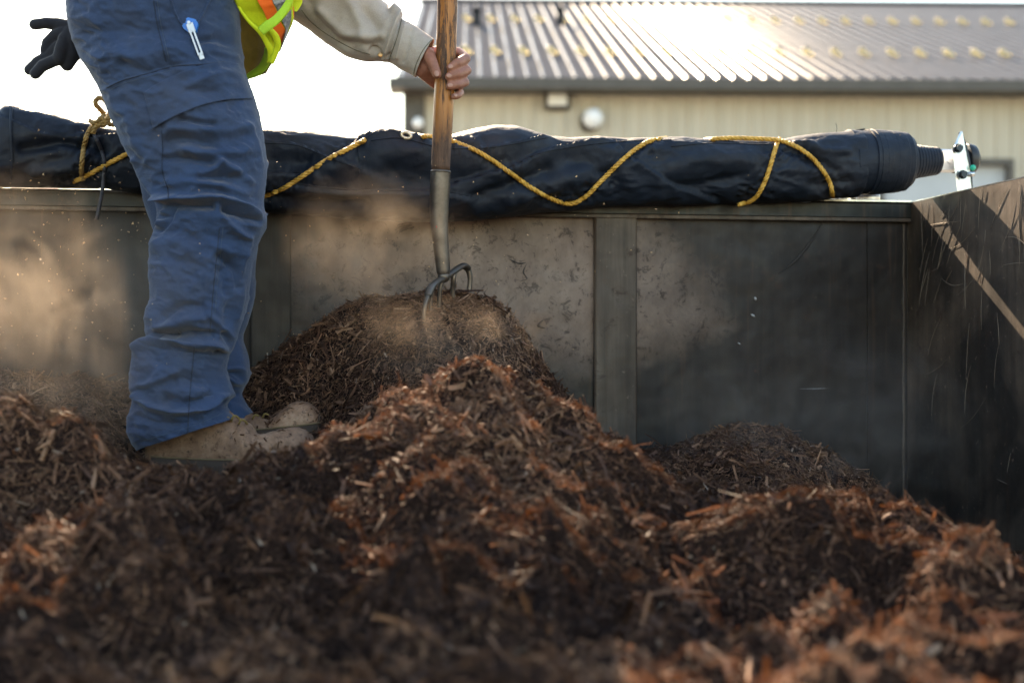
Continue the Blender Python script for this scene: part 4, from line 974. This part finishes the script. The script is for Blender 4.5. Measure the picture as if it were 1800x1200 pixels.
# boots
def boot(parent, prof, dc, wscale=1.0, laces=True, seed=0):
    pr = np.array(prof, float); nr = 90; pr = crom(pr, nr); nc = 48; th = np.arange(nc)*2*math.pi/nc; G = np.zeros((nr, nc, 3))
    for i, (u, vt_, vb_, hw, du) in enumerate(pr):
        c_, s_ = np.cos(th), np.sin(th); pz = np.where(s_ < 0, .55, .95); c_ = np.sign(c_)*np.abs(c_)**np.where(s_ < 0, .6, .9); s_ = np.sign(s_)*np.abs(s_)**pz
        zc_ = (vt_*.42+vb_*.58); dd = dc+du
        v = np.where(s_ > 0, zc_-(zc_-vt_)*s_, zc_-(vb_-zc_)*s_)
        G[i] = np.stack([(u-900)/F*dd+0*th, dd+c_*hw*wscale, (600-v)/F*dd], -1)
    Nr = grid_normals(G)
    if ((G-G.mean(1, keepdims=True))*Nr).sum(-1).mean() < 0: Nr = -Nr
    G = G+Nr*(.0018*fbm(G*38, 3, 50+seed)+.0016*fbm(G*110, 2, 60+seed)-.0012*np.clip(1-np.abs(fbm(G*np.array((90, 20, 25.)), 2, 70+seed))*5, 0, 1))[..., None]
    V = np.concatenate([G.reshape(-1, 3), [G[0].mean(0), G[-1].mean(0)]]); j = np.arange(nc); k = (j+1) % nc
    o = mesh_np('boot', V, [grid_faces(nr, nc), np.concatenate([np.stack([np.full(nc, nr*nc), k, j], -1), np.stack([np.full(nc, nr*nc+1), (nr-1)*nc+j, (nr-1)*nc+k], -1)])], M['leather'], parent)
    sb = MB(); 
    path = []
    out_ = []
    for sgn_ in (-1, 1):
        side = [(pr[i][0], pr[i][2], dc+pr[i][4]+sgn_*(pr[i][3]*wscale+.004)) for i in range(2, nr-1, 4)]
        out_ += side if sgn_ < 0 else side[::-1]
    poly = np.array([P(u, v-11, d) for u, v, d in out_]); sb.prism(poly, (0, 0, -.030)); sb.build('sole', M['sole'], o, False)
    m_ = MB(); wl_ = [(u, v-12, d) for u, v, d in out_]; m_.tube([P(*q_) for q_ in wl_+wl_[:1]], .0017, 6, cap=False); m_.build('welt', M['welt'], o)
    m_ = MB(); rr_g = np.random.default_rng(seed+5)
    for k in range(120):
        i_ = int(rr_g.integers(8, nr-4)); j_ = int(rr_g.integers(int(nc*.05), int(nc*.95))); p_ = G[i_, j_]; n_ = Nr[i_, j_]
        if n_[2] < .15: continue
        a_ = rr_g.normal(size=3); a_ -= (a_@n_)*n_; a_ /= np.linalg.norm(a_); l_ = rr_g.uniform(.002, .008); b_ = np.cross(n_, a_)*rr_g.uniform(.0006, .0018)
        q_ = p_+n_*.0012; m_.add([q_-a_*l_-b_, q_+a_*l_-b_, q_+a_*l_+b_, q_-a_*l_+b_, q_+n_*.0012], [[(0, 1, 4), (1, 2, 4), (2, 3, 4), (3, 0, 4)]])
    bits = m_.build('mulch_bits', M['bits'], o, False); bits['kind'] = 'stuff'
    return o, G
q = N('welt stitching'); q.base((.16, .11, .055)).set(rough=.8); M['welt'] = q.m
q = N('bark bits'); q.base(q.ramp(q.noise(90, 3), [(.3, (.03, .015, .01)), (.7, (.12, .055, .03))])).set(rough=.9, spec=.1); M['bits'] = q.m
b1, GB1 = boot(per, [(262, 735, 812, .030, 0), (275, 690, 815, .038, 0), (310, 680, 817, .041, 0), (350, 690, 819, .042, 0), (390, 712, 820, .043, 0), (412, 731, 820, .044, 0), (428, 736, 820, .045, 0), (441, 746, 819, .046, 0), (449, 759, 818, .047, 0), (462, 761, 817, .049, 0), (490, 754, 815, .052, 0), (520, 751, 812, .051, 0), (540, 757, 808, .044, 0), (552, 772, 804, .030, 0), (558, 788, 800, .012, 0)], 2.79)
b2, GB2 = boot(per, [(340, 700, 765, .035, 0), (390, 710, 768, .040, 0), (430, 725, 768, .042, 0), (446, 728, 767, .042, .003), (462, 735, 766, .043, .005), (474, 737, 765, .046, .008), (488, 727, 763, .049, .010), (505, 712, 762, .051, .013), (522, 705, 760, .050, .016), (540, 707, 758, .047, .019), (554, 716, 756, .040, .022), (564, 730, 754, .028, .024), (568, 742, 752, .010, .025)], 2.955, seed=3)
m_ = MB()
for (uu, vv) in ((398, 738), (412, 735), (425, 742)):
    c_ = np.array(P(uu, vv, 2.755)); m_.tube(crom([c_+np.array((-.006, 0, -.004)), c_+np.array((0, -.004, .005)), c_+np.array((.006, .004, .002)), c_+np.array((.009, .01, -.004))], 10), .0022, 6)
m_.build('lace', M['lace'], b1)
m_ = MB()
for (uu, vv) in ((449, 733), (466, 731)):
    c_ = np.array(P(uu, vv, 2.925)); m_.tube(crom([c_+np.array((-.006, 0, -.004)), c_+np.array((0, -.004, .005)), c_+np.array((.006, .004, .002))], 8), .002, 6)
m_.build('lace', M['lace'], b2)
for G_, b_, fr_ in ((GB2, b2, .93), (GB2, b2, .90)):
    i = int(fr_*89); rg = G_[i]; c_ = rg.mean(0); m_ = MB(); rr = c_+(rg-c_)*1.012; m_.tube(np.concatenate([rr, rr[:1]]), .0011, 5, cap=False); m_.build('stitch_line', M['sole'], b_)

# body: one continuous mesh (round limbs fused by voxels)
HD = 3.02
def Hh(u, v, o=0.0): return np.array(P(u, v, HD+o))
bd = MB()
def chain(pts, rad):
    for a, b, ra, rb in zip(pts[:-1], pts[1:], rad[:-1], rad[1:]): bd.capsule(a, b, ra, rb, 24)
hipc = np.array(P(262, -40, 2.92)); sh_l, sh_r = np.array(P(425, -330, 3.09)), np.array(P(405, -345, 2.74)); neck = np.array(P(440, -385, 2.92)); head = np.array(P(500, -500, 2.92))
chain([hipc, np.array(P(320, -190, 2.92)), np.array(P(385, -300, 2.92)), neck], [.145, .13, .135, .06])
chain([neck, head], [.055, .06]); bd.sph(head+np.array((.01, 0, .03)), .1, 24, 16, (.95, .78, 1.15)); bd.sph(head+np.array((.05, 0, -.04)), .06, 20, 12, (1, .85, 1)); bd.capsule(head+np.array((.10, 0, .02)), head+np.array((.118, 0, -.012)), .010, .015)
for sg in (-1, 1): bd.sph(head+np.array((-.01, sg*.078, .01)), .03, 14, 8, (.8, .3, 1.2))
chain([sh_r, sh_l], [.065, .065])
elb = np.array(P(535, -50, 3.08)); wr_ = Hh(742, 104, .012)
chain([sh_l, elb, wr_], [.058, .045, .029])
elr = np.array(P(575, -170, 2.66)); hr = np.array(P(782, -330, 2.97)); chain([sh_r, elr, hr], [.058, .045, .029])
for sy, kn_u, an, dd in ((-1, (370, 380), (335, 770), 2.80), (1, (355, 380), (372, 720), 2.98)):
    chain([np.array(P(270, 0, dd)), np.array(P(*kn_u, dd)), np.array(P(*an, dd))], [.085, .05, .030]); chain([np.array(P(*an, dd)), np.array(P(an[0]+55, an[1]+28, dd))], [.026, .016])
# left hand closed round the handle
MC = {'i': Hh(771, 92, .040), 'm': Hh(774, 112, .043), 'r': Hh(774, 134, .042), 'p': Hh(772, 152, .036)}
wrp = Hh(744, 106, .010)
chain([wrp, MC['i']], [.024, .014]); chain([wrp, MC['m']], [.025, .014]); chain([Hh(746, 116, .010), MC['r']], [.022, .013]); chain([Hh(744, 122, .008), MC['p']], [.020, .012])
chain([Hh(752, 118, -.002), Hh(764, 138, .018)], [.019, .014])      # heel of the palm
chain([MC['i'], MC['p']], [.013, .012])
FNG = {'i': [(806, 93, .034), (819, 103, .004), (804, 111, -.024), (792, 119, -.030)], 'm': [(808, 115, .036), (820.5, 124, .004), (804, 131, -.024), (789, 135, -.0305)],
       'r': [(806, 137, .034), (817.5, 145, .004), (803, 150, -.022), (790, 152, -.029)], 'p': [(800, 156, .030), (809, 163, .006), (805, 168, -.010), (798, 170, -.020)]}
RADF = {'i': (.0125, .0118, .0108, .0100, .0088), 'm': (.0125, .0118, .0108, .0100, .0088), 'r': (.0118, .0108, .0100, .0092, .0082), 'p': (.0105, .0092, .0086, .0080, .0072)}
TIPS = {}
for k, pts in FNG.items():
    pp = [MC[k]]+[Hh(*q_) for q_ in pts]; chain(pp, RADF[k]); TIPS[k] = (pp[-2], pp[-1])
th_ = [Hh(748, 98, .0), Hh(753, 97, -.014), Hh(760, 112, -.028), Hh(768, 131, -.0335)]; chain(th_, (.021, .0145, .0125, .0100)); TIPS['t'] = (th_[-2], th_[-1])
# right hand, above the frame
for k in range(4):
    z_ = hr+np.array((0, 0, .035-.022*k)); hc = np.array(P(796, -330, HD)); zz_ = np.array((0, 0, .035-.022*k))
    chain([z_, hc+zz_+np.array((.005, -.033, 0)), hc+zz_+np.array((.035, -.005, 0)), hc+zz_+np.array((.022, .026, 0))], (.018, .011, .010, .008))
chain([hr+np.array((0, 0, .03)), hc+np.array((-.03, .01, .03)), hc+np.array((-.012, .032, .02))], (.018, .012, .009))
body = bd.build('body', M['skin'], per)
rm = body.modifiers.new('fuse', 'REMESH'); rm.mode = 'VOXEL'; rm.voxel_size = .0032; rm.use_smooth_shade = True
smo = body.modifiers.new('soft', 'SMOOTH'); smo.factor = .5; smo.iterations = 2
dg = bpy.context.evaluated_depsgraph_get(); me2 = bpy.data.meshes.new_from_object(body.evaluated_get(dg)); body.modifiers.clear(); old = body.data; body.data = me2; bpy.data.meshes.remove(old); me2.name = 'body'
nb = len(me2.vertices); bc = np.zeros(nb*3); me2.vertices.foreach_get('co', bc)
if not me2.materials: me2.materials.append(M['skin'])
for k, (a, b) in TIPS.items():
    r_ = .0100 if k == 't' else (.0072 if k == 'p' else .0086)
    d_ = (b-a)/np.linalg.norm(b-a); outw = np.array((-.05, -1., .05)); outw -= (outw@d_)*d_; outw /= np.linalg.norm(outw); sdv = np.cross(d_, outw)
    c_ = b+d_*r_*.15+outw*r_*.80; V = []; nn = 10
    for jj in range(nn):
        for ii in range(nn):
            x_, y_ = (ii/(nn-1)*2-1), (jj/(nn-1)*2-1)
            mx = x_*math.sqrt(1-y_*y_/2); my = y_*math.sqrt(1-x_*x_/2)
            V.append(c_+sdv*mx*r_*.56+d_*my*r_*.68+outw*(r_*.26*(1-mx*mx*.9)-r_*.08*my*my))
    mesh_np('fingernail', np.array(V), [grid_faces(nn, nn, closed=False)], M['nail'], body)
m_ = MB(); m_.sph(head+np.array((-.012, 0, .045)), .108, 24, 14, (.98, .82, 1.05)); m_.build('hair', M['hair'], per)

# shirt: torso + sleeves
def sleeve(tops, bots, dcs, drs, nr, nc, fold, open_end=True):
    A, B = crom(np.array(tops, float), nr), crom(np.array(bots, float), nr); t = np.linspace(0, 1, nr)
    dC = np.interp(t, np.linspace(0, 1, len(dcs)), dcs); dR = np.interp(t, np.linspace(0, 1, len(drs)), drs)
    th = np.arange(nc)*2*math.pi/nc; c = (A+B)/2
    Cc = PA(c[:, 0], c[:, 1], dC); Hh_ = PA(A[:, 0], A[:, 1], dC)-Cc
    G = Cc[:, None]+Hh_[:, None]*np.cos(th)[None, :, None]+np.array((0, 1., 0))*(dR[:, None]*np.sin(th))[..., None]
    Nr = grid_normals(G)
    if ((G-G.mean(1, keepdims=True))*Nr).sum(-1).mean() < 0: Nr = -Nr
    u, v = proj(G); edge = np.clip(np.abs(Nr[..., 1])*2+.12, 0, 1)
    G = G+Nr*(fold(u, v)*edge+.001*fbm(np.stack([u/12, v/12, G[..., 1]*30], -1), 3, 6))[..., None]
    last = G[-1]; cin = last.mean(0); i1 = cin+(last-cin)*.955; i2 = i1+(G[-14]-G[-1])
    return np.concatenate([G, i1[None], i2[None]])
TT = [(470, -440), (540, -250), (600, -70), (640, -14), (668, -2), (690, 13), (700, 20), (706, 29), (714, 38), (742, 54), (763, 70)]
BB = [(370, -300), (400, -120), (470, 10), (517, 36), (560, 66), (605, 96), (640, 108), (668, 108), (684, 110), (706, 122), (730, 136)]
FS = [([(690, 16), (698, 30), (690, 60), (676, 100)], 6, .011), ([(705, 34), (694, 60), (682, 96)], 5, -.010), ([(640, 20), (660, 45), (664, 75)], 12, -.008), ([(600, -10), (630, 30), (640, 70)], 10, .007), ([(560, 20), (600, 56), (634, 66), (668, 62)], 9, .008),
      ([(600, 74), (640, 76), (660, 90)], 8, -.006), ([(540, 0), (560, 30), (620, 88)], 8, -.004), ([(710, 50), (704, 75), (698, 100)], 4, .004), ([(722, 56), (716, 80), (708, 108)], 5, -.003), ([(652, 90), (668, 96), (678, 100)], 4, -.008)]
def fold_s(u, v): return 1.4*strokes(u, v, FS)+.006*fbm(np.stack([u/40, v/40, 0*u], -1), 3, 28)
GS = sleeve(TT, BB, [3.08, 3.08, 3.08, 3.075, 3.07, 3.06, 3.05, 3.045, 3.04, 3.035, 3.03], [.09, .075, .07, .066, .064, .062, .058, .052, .046, .043, .041], 300, 120, fold_s)
GS2 = sleeve([(450, -440), (560, -320), (680, -370), (770, -375)], [(360, -320), (520, -110), (640, -200), (760, -290)], [2.74, 2.68, 2.8, 2.95], [.09, .07, .06, .045], 120, 60, lambda u, v: .006*fbm(np.stack([u/40, v/40, 0*u], -1), 3, 29))
GT = sleeve([(140, -30), (190, -180), (300, -380), (440, -420)], [(410, -10), (430, -120), (500, -260), (480, -370)], [2.92, 2.92, 2.92, 2.92], [.18, .17, .22, .08], 120, 80, lambda u, v: .008*fbm(np.stack([u/60, v/50, 0*u], -1), 3, 30))
vv_ = [GS.reshape(-1, 3), GS2.reshape(-1, 3), GT.reshape(-1, 3)]; n0, n1 = len(vv_[0]), len(vv_[0])+len(vv_[1])
sh = mesh_np('shirt', np.concatenate(vv_), [np.concatenate([grid_faces(len(GS), 120), grid_faces(len(GS2), 60)+n0, grid_faces(len(GT), 80)+n1])], M['shirt'], per)
bvh_s = BVHTree.FromPolygons([tuple(x) for x in vv_[0]], [tuple(f) for f in grid_faces(len(GS), 120)])
def line_s(mb, pts, r, off=.0003):
    p = on(bvh_s, pts, off); 
    if len(p) > 2: mb.tube(p, r, 6)
m_ = MB(); line_s(m_, [(706, 34), (700, 60), (692, 84), (684, 106)], .0012); line_s(m_, [(758, 71), (744, 88), (732, 112), (727, 130)], .0011); line_s(m_, [(530, 18), (548, 40), (580, 64), (620, 86), (650, 96)], .0010)
q = N('shirt seam'); q.base((.14, .135, .10)).set(rough=.8); m_.build('cuff_seam', q.m, sh)
m_ = MB(); cb = hit(bvh_s, 669, 97, .002); m_.cyl(cb+np.array((0, .002, 0)), cb+np.array((0, -.002, 0)), .0055, n=16, bev=.001); q = N('bronze button'); q.base((.5, .3, .14)).set(rough=.3, metal=.6); m_.build('button', q.m, sh)

# vest: front panel hanging off the chest, seen from the side; cloth sheets with thickness
def sheet(left, right, dl, dr, name, mat, parent, nu=26, nv=44, bulge=.0, th=.0018, wr=.0015, seed=0):
    Lc, Rc = crom(np.array(left, float), nv), crom(np.array(right, float), nv); G = np.zeros((nv, nu, 3))
    dl_ = np.interp(np.linspace(0, 1, nv), np.linspace(0, 1, len(dl)), dl); dr_ = np.interp(np.linspace(0, 1, nv), np.linspace(0, 1, len(dr)), dr)
    for j in range(nv):
        f = np.linspace(0, 1, nu); u = Lc[j, 0]*(1-f)+Rc[j, 0]*f; v = Lc[j, 1]*(1-f)+Rc[j, 1]*f; d = dl_[j]*(1-f)+dr_[j]*f-bulge*np.sin(f*math.pi)
        G[j] = PA(u, v, d)
    G[..., 1] += wr*fbm(G*np.array((45, 10, 25.)), 3, 90+seed)*2
    Nr = grid_normals(G, closed=False); Nr *= np.sign(-Nr[..., 1].mean())
    B_ = G-Nr*th; m = nu*nv; f = grid_faces(nv, nu, closed=False); e = []
    for i in range(nu-1): e += [(i+1, i, i+m, i+1+m), ((nv-1)*nu+i, (nv-1)*nu+i+1, (nv-1)*nu+i+1+m, (nv-1)*nu+i+m)]
    for j in range(nv-1): e += [(j*nu, (j+1)*nu, (j+1)*nu+m, j*nu+m), ((j+1)*nu+nu-1, j*nu+nu-1, j*nu+nu-1+m, (j+1)*nu+nu-1+m)]
    return mesh_np(name, np.concatenate([G.reshape(-1, 3), B_.reshape(-1, 3)]), [np.concatenate([f, f[:, ::-1]+m, np.array(e)])], mat, parent)
# inner (far) side of the vest seen through the opening, then outer near side
vest = sheet([(395, -420), (385, -150), (395, -20), (412, 60), (424, 100), (431, 141)], [(520, -430), (540, -150), (512, 0), (508, 50), (492, 84), (466, 129)], [3.14, 3.12, 3.06], [3.12, 3.04, 3.00], 'vest', M['vest_shade'], per, nu=40, nv=70, bulge=-.03, wr=.003)
sheet([(372, -430), (372, -180), (398, -60), (413, 0), (434, 35), (456, 56), (470, 78), (480, 112)], [(520, -430), (560, -150), (536, -60), (516, 0), (516, 36), (508, 56), (499, 74), (484, 108)], [2.72, 2.74, 2.82, 2.86, 2.90], [2.74, 2.80, 2.88, 2.94, 2.955], 'vest_front', M['vest'], vest, nu=40, nv=70, bulge=.02, wr=.003, seed=2)
sheet([(430, -190), (430, -60), (452, 0), (463, 20), (470, 37)], [(452, -190), (462, -60), (478, 0), (484, 14), (488, 24)], [2.726, 2.796, 2.828], [2.731, 2.806, 2.828], 'orange_stripe', M['orange'], vest, wr=.001, seed=3)
sheet([(475, 55), (484, 66), (489, 76), (490, 90)], [(494, 40), (501, 52), (500, 62), (494, 84)], [2.848, 2.871, 2.901], [2.848, 2.871, 2.906], 'orange_stripe', M['orange'], vest, wr=.001, seed=4)
sheet([(510, 20), (510, 28), (510, 40)], [(516, 12), (517, 28), (514, 42)], [2.886, 2.891, 2.896], [2.891, 2.896, 2.901], 'orange_stripe', M['orange'], vest, wr=.0006, seed=4, nv=12, nu=8)
sheet([(454, -190), (463, -60), (479, 0), (486, 14), (489, 22)], [(505, -190), (512, -60), (508, -4), (500, 8), (492, 21)], [2.732, 2.806, 2.828], [2.746, 2.826, 2.832], 'reflective_stripe', M['reflect'], vest, wr=.001, seed=5)
sheet([(496, 38), (502, 50), (502, 60), (496, 80), (492, 92)], [(512, 18), (512, 32), (509, 46), (503, 66), (494, 88)], [2.848, 2.871, 2.906], [2.851, 2.886, 2.911], 'reflective_stripe', M['reflect'], vest, wr=.001, seed=6)
m_ = MB()
def ribbon(pts, d, hw, mat, name):
    p = crom(np.array(pts, float), 40); t = np.gradient(p, axis=0); t /= np.linalg.norm(t, axis=1)[:, None]; nn = np.stack([-t[:, 1], t[:, 0]], -1)
    hw = np.interp(np.linspace(0, 1, 40), np.linspace(0, 1, len(hw)), hw)[:, None]
    a, b = p-nn*hw, p+nn*hw; dd = list(np.interp(np.linspace(0, 1, 12), np.linspace(0, 1, len(d)), d))
    return sheet(a[::3], b[::3], dd, dd, name, mat, vest, nu=8, nv=50, bulge=.002, th=.002, wr=.0006)
ribbon([(517, -60), (512, -10), (502, 14), (486, 34), (470, 46), (458, 56)], [2.78, 2.795, 2.80, 2.81], [5, 6, 7, 8, 9, 8], M['binding'], 'binding')
ribbon([(398, -60), (414, 0), (434, 34), (456, 56), (468, 74), (476, 92), (474, 112)], [2.79, 2.82, 2.85, 2.88], [2.5, 2.5, 3, 4, 5, 6, 5], M['vest'], 'binding')
ribbon([(474, 52), (484, 64), (488, 78), (484, 94), (476, 112)], [2.83, 2.85, 2.87], [5, 6, 6, 5, 4], M['vest'], 'binding')
ribbon([(428, 137), (446, 130), (462, 118), (470, 100), (470, 84)], [3.03, 3.0, 2.95], [3, 7, 8, 8, 5], M['binding'], 'hem')
ribbon([(514, -20), (522, 2), (518, 20)], [2.99, 2.99, 2.98], [4, 10, 4], M['vest'], 'strap')

# glove in the back pocket (one fused mesh)
gd_ = 2.90
def GG(u, v, o=0): return np.array(P(u, v, gd_+o))
gm = MB()
def gch(pts, r):
    for a, b, ra, rb in zip(pts[:-1], pts[1:], r[:-1], r[1:]): gm.capsule(a, b, ra*1.28, rb*1.22, 18)
gch([GG(61, 43.5), GG(80, 41), GG(100, 43, .005), GG(125, 50, .005)], [.0088, .0092, .0105, .013])
gch([GG(80, 88), GG(84, 76), GG(96, 64), GG(112, 58)], [.0085, .0095, .010, .012])
gch([GG(62, 130, -.01), GG(75, 116, -.01), GG(98, 106, -.01), GG(116, 96)], [.0088, .0095, .010, .014])
gch([GG(52, 123), GG(66, 110, 0), GG(86, 99), GG(104, 84)], [.0088, .0095, .010, .013])
gch([GG(103, 103, -.014), GG(108, 88, -.014), GG(114, 70, -.01), GG(122, 56)], [.010, .011, .011, .012])
gch([GG(118, 114), GG(126, 96), GG(128, 70), GG(132, 50)], [.0105, .014, .016, .014])
gch([GG(126, 90, .006), GG(140, 70, .01), GG(150, 50, .01)], [.018, .022, .02]); gch([GG(110, 84), GG(128, 72)], [.014, .018])
gl = gm.build('glove', M['glove'], None)
rm = gl.modifiers.new('fuse', 'REMESH'); rm.mode = 'VOXEL'; rm.voxel_size = .002; rm.use_smooth_shade = True
smo = gl.modifiers.new('soft', 'SMOOTH'); smo.iterations = 3
dg = bpy.context.evaluated_depsgraph_get(); me2 = bpy.data.meshes.new_from_object(gl.evaluated_get(dg)); gl.modifiers.clear(); gl.data = me2
if not me2.materials: me2.materials.append(M['glove'])
tag(gl, 'black work glove sticking out of the back trouser pocket', 'glove')

# ------------------------------------------------------------------ garden fork
fk_ = empty('garden_fork', P(784, 530, HD), 'upright manure fork with worn orange wooden handle stuck in the mulch', 'fork')
m_ = MB(); hp = [(803, -520), (796, -330), (790.5, -120), (786.5, 0), (784, 100), (779, 200), (774.5, 301)]; pr = crom([Hh(*q_) for q_ in hp], 60)
m_.tube(pr, np.interp(np.linspace(0, 1, 60), [0, .5, .85, 1], [.0205, .0215, .0215, .0195]), 32); m_.build('handle', M['handle'], fk_)
m_ = MB(); sp = [(774.5, 300), (773.5, 330), (772, 365), (772.5, 400), (776, 440), (779.5, 478), (780.5, 487)]; sr = np.array([17.6, 17.6, 16.8, 15.5, 13.5, 12.0, 6.0])/F*HD
pr = crom([Hh(*q_) for q_ in sp], 50); rr = np.interp(np.linspace(0, 6, 50), range(7), sr); pr = np.concatenate([pr[:1], pr]); rr = np.concatenate([[sr[0]-.003], rr]); m_.tube(pr, rr, 32)
m_.tube([Hh(774.5, 301), Hh(774.4, 304)], sr[0]+.0008, 32)
sk = m_.build('socket', M['forksteel'], fk_)
for (uu, vv, s_) in ((765.5, 349, .0035), (768, 398, .0022)):
    m_ = MB(); m_.sph(Hh(uu, vv, -.0175), s_, 8, 6, (.8, .35, 1.7)); m_.build('paint_fleck', M['red'], sk)
# head: curved crossbar, the tines leave it and dive into the mulch
m_ = MB(); bar = [(752, 520, -.075), (757, 506, -.065), (766, 497, -.04), (779, 489, 0), (795, 479, .035), (808, 470, .065), (816, 467, .08), (822, 472, .092)]
m_.tube(crom([Hh(*q_) for q_ in bar], 50), .0092, 12, flat=.7); m_.sph(Hh(780, 486), .0135, 14, 10)
hd = m_.build('fork_head', M['forksteel'], fk_)
for pts in ([(752, 520, -.075), (747, 536, -.082), (745, 560, -.082), (749, 620, -.075)], [(766, 497, -.04), (759, 512, -.044), (757, 540, -.042), (761, 610, -.03)], [(780, 489, 0), (774, 504, -.004), (772, 540, 0), (776, 610, .01)],
            [(798, 477, .04), (797, 492, .038), (796, 520, .045), (798, 600, .05)], [(822, 472, .092), (826, 486, .095), (825, 510, .095), (817, 600, .088)]):
    m_ = MB(); p = crom([Hh(*q_) for q_ in pts], 30); m_.tube(p, np.linspace(.0066, .0048, 30), 10, flat=.8); m_.build('tine', M['forksteel'], hd)

# ------------------------------------------------------------------ dust in the sun
def dust_mat(name, dens, nscale, lo, hi, col=(.80, .62, .45), aniso=.35, seed=0.0):
    m = bpy.data.materials.new(name); m.use_nodes = True; t = m.node_tree; t.nodes.clear()
    o = t.nodes.new('ShaderNodeOutputMaterial'); pv = t.nodes.new('ShaderNodeVolumePrincipled'); t.links.new(pv.outputs[0], o.inputs['Volume'])
    pv.inputs['Color'].default_value = (*col, 1); pv.inputs['Anisotropy'].default_value = aniso
    tc = t.nodes.new('ShaderNodeTexCoord'); nz = t.nodes.new('ShaderNodeTexNoise'); nz.inputs['Scale'].default_value = nscale; nz.inputs['Detail'].default_value = 6; nz.inputs['Roughness'].default_value = .6; nz.inputs['Distortion'].default_value = 1.3
    mp = t.nodes.new('ShaderNodeMapping'); mp.inputs['Location'].default_value = (seed, seed*.7, seed*1.3); t.links.new(tc.outputs['Object'], mp.inputs[0]); t.links.new(mp.outputs[0], nz.inputs['Vector'])
    mr = t.nodes.new('ShaderNodeMapRange'); mr.inputs['From Min'].default_value = lo; mr.inputs['From Max'].default_value = hi; mr.interpolation_type = 'SMOOTHSTEP'; t.links.new(nz.outputs['Fac'], mr.inputs[0])
    ln = t.nodes.new('ShaderNodeVectorMath'); ln.operation = 'LENGTH'; mg = t.nodes.new('ShaderNodeMapping'); t.links.new(tc.outputs['Generated'], mg.inputs[0]); mg.inputs['Location'].default_value = (-1, -1, -1); mg.inputs['Scale'].default_value = (2, 2, 2); t.links.new(mg.outputs[0], ln.inputs[0])
    fa_ = t.nodes.new('ShaderNodeMapRange'); fa_.inputs['From Min'].default_value = 1.0; fa_.inputs['From Max'].default_value = .15; fa_.interpolation_type = 'SMOOTHSTEP'; t.links.new(ln.outputs['Value'], fa_.inputs[0])
    a = t.nodes.new('ShaderNodeMath'); a.operation = 'MULTIPLY'; t.links.new(mr.outputs[0], a.inputs[0]); t.links.new(fa_.outputs[0], a.inputs[1])
    b = t.nodes.new('ShaderNodeMath'); b.operation = 'MULTIPLY'; b.inputs[1].default_value = dens; t.links.new(a.outputs[0], b.inputs[0]); t.links.new(b.outputs[0], pv.inputs['Density'])
    return m
def cloud(c, r, mat, label):
    m_ = MB(); m_.sph((0, 0, 0), 1.0, 32, 20, r); o = m_.build('dust_cloud', mat, None); o.location = c
    tag(o, label, 'dust', kind='stuff'); return o
cloud(P(60, 590, 2.4), (.44, .40, .32), dust_mat('dust thick', 1.9, 7, .38, .80, (.66, .55, .44), seed=1.0), 'warm brown dust cloud drifting left of the leg')
cloud(P(655, 440, 2.62), (.22, .16, .18), dust_mat('dust fork', 1.0, 8, .38, .80, (.68, .57, .46), seed=4.0), 'thin dust cloud hanging left of the fork')
cloud(P(790, 605, 2.52), (.24, .14, .10), dust_mat('dust mound', 2.6, 10, .38, .74, (.72, .57, .43), seed=7.5), 'dust rising off the tall mulch mound')
cloud(P(1450, 760, 2.9), (.46, .25, .28), dust_mat('dust right', 2.2, 7, .40, .78, (.62, .58, .54), .2, seed=3.0), 'faint grey dust before the right wall corner')
m_ = MB(); rs = random.Random(11)
for k in range(420):
    if k < 260: u, v, d = rs.gauss(120, 130), rs.gauss(470, 130), rs.uniform(2.4, 3.1)
    else: u, v, d = rs.gauss(760, 300), rs.gauss(420, 150), rs.uniform(2.5, 3.1)
    if not (-20 < u < 1700 and 150 < v < 720): continue
    r_ = rs.uniform(.0006, .0014); c_ = np.array(P(u, v, d)); rot = np.random.default_rng(k).normal(size=(4, 3))*r_
    m_.add(c_+rot, [[(0, 1, 2), (0, 2, 3), (0, 3, 1), (1, 3, 2)]])
q = N('dust speck'); q.base((.55, .35, .18)).set(rough=.6)
tag(m_.build('flying_specks', q.m, None, False), 'tiny bark specks flying in the air', 'debris', kind='stuff')
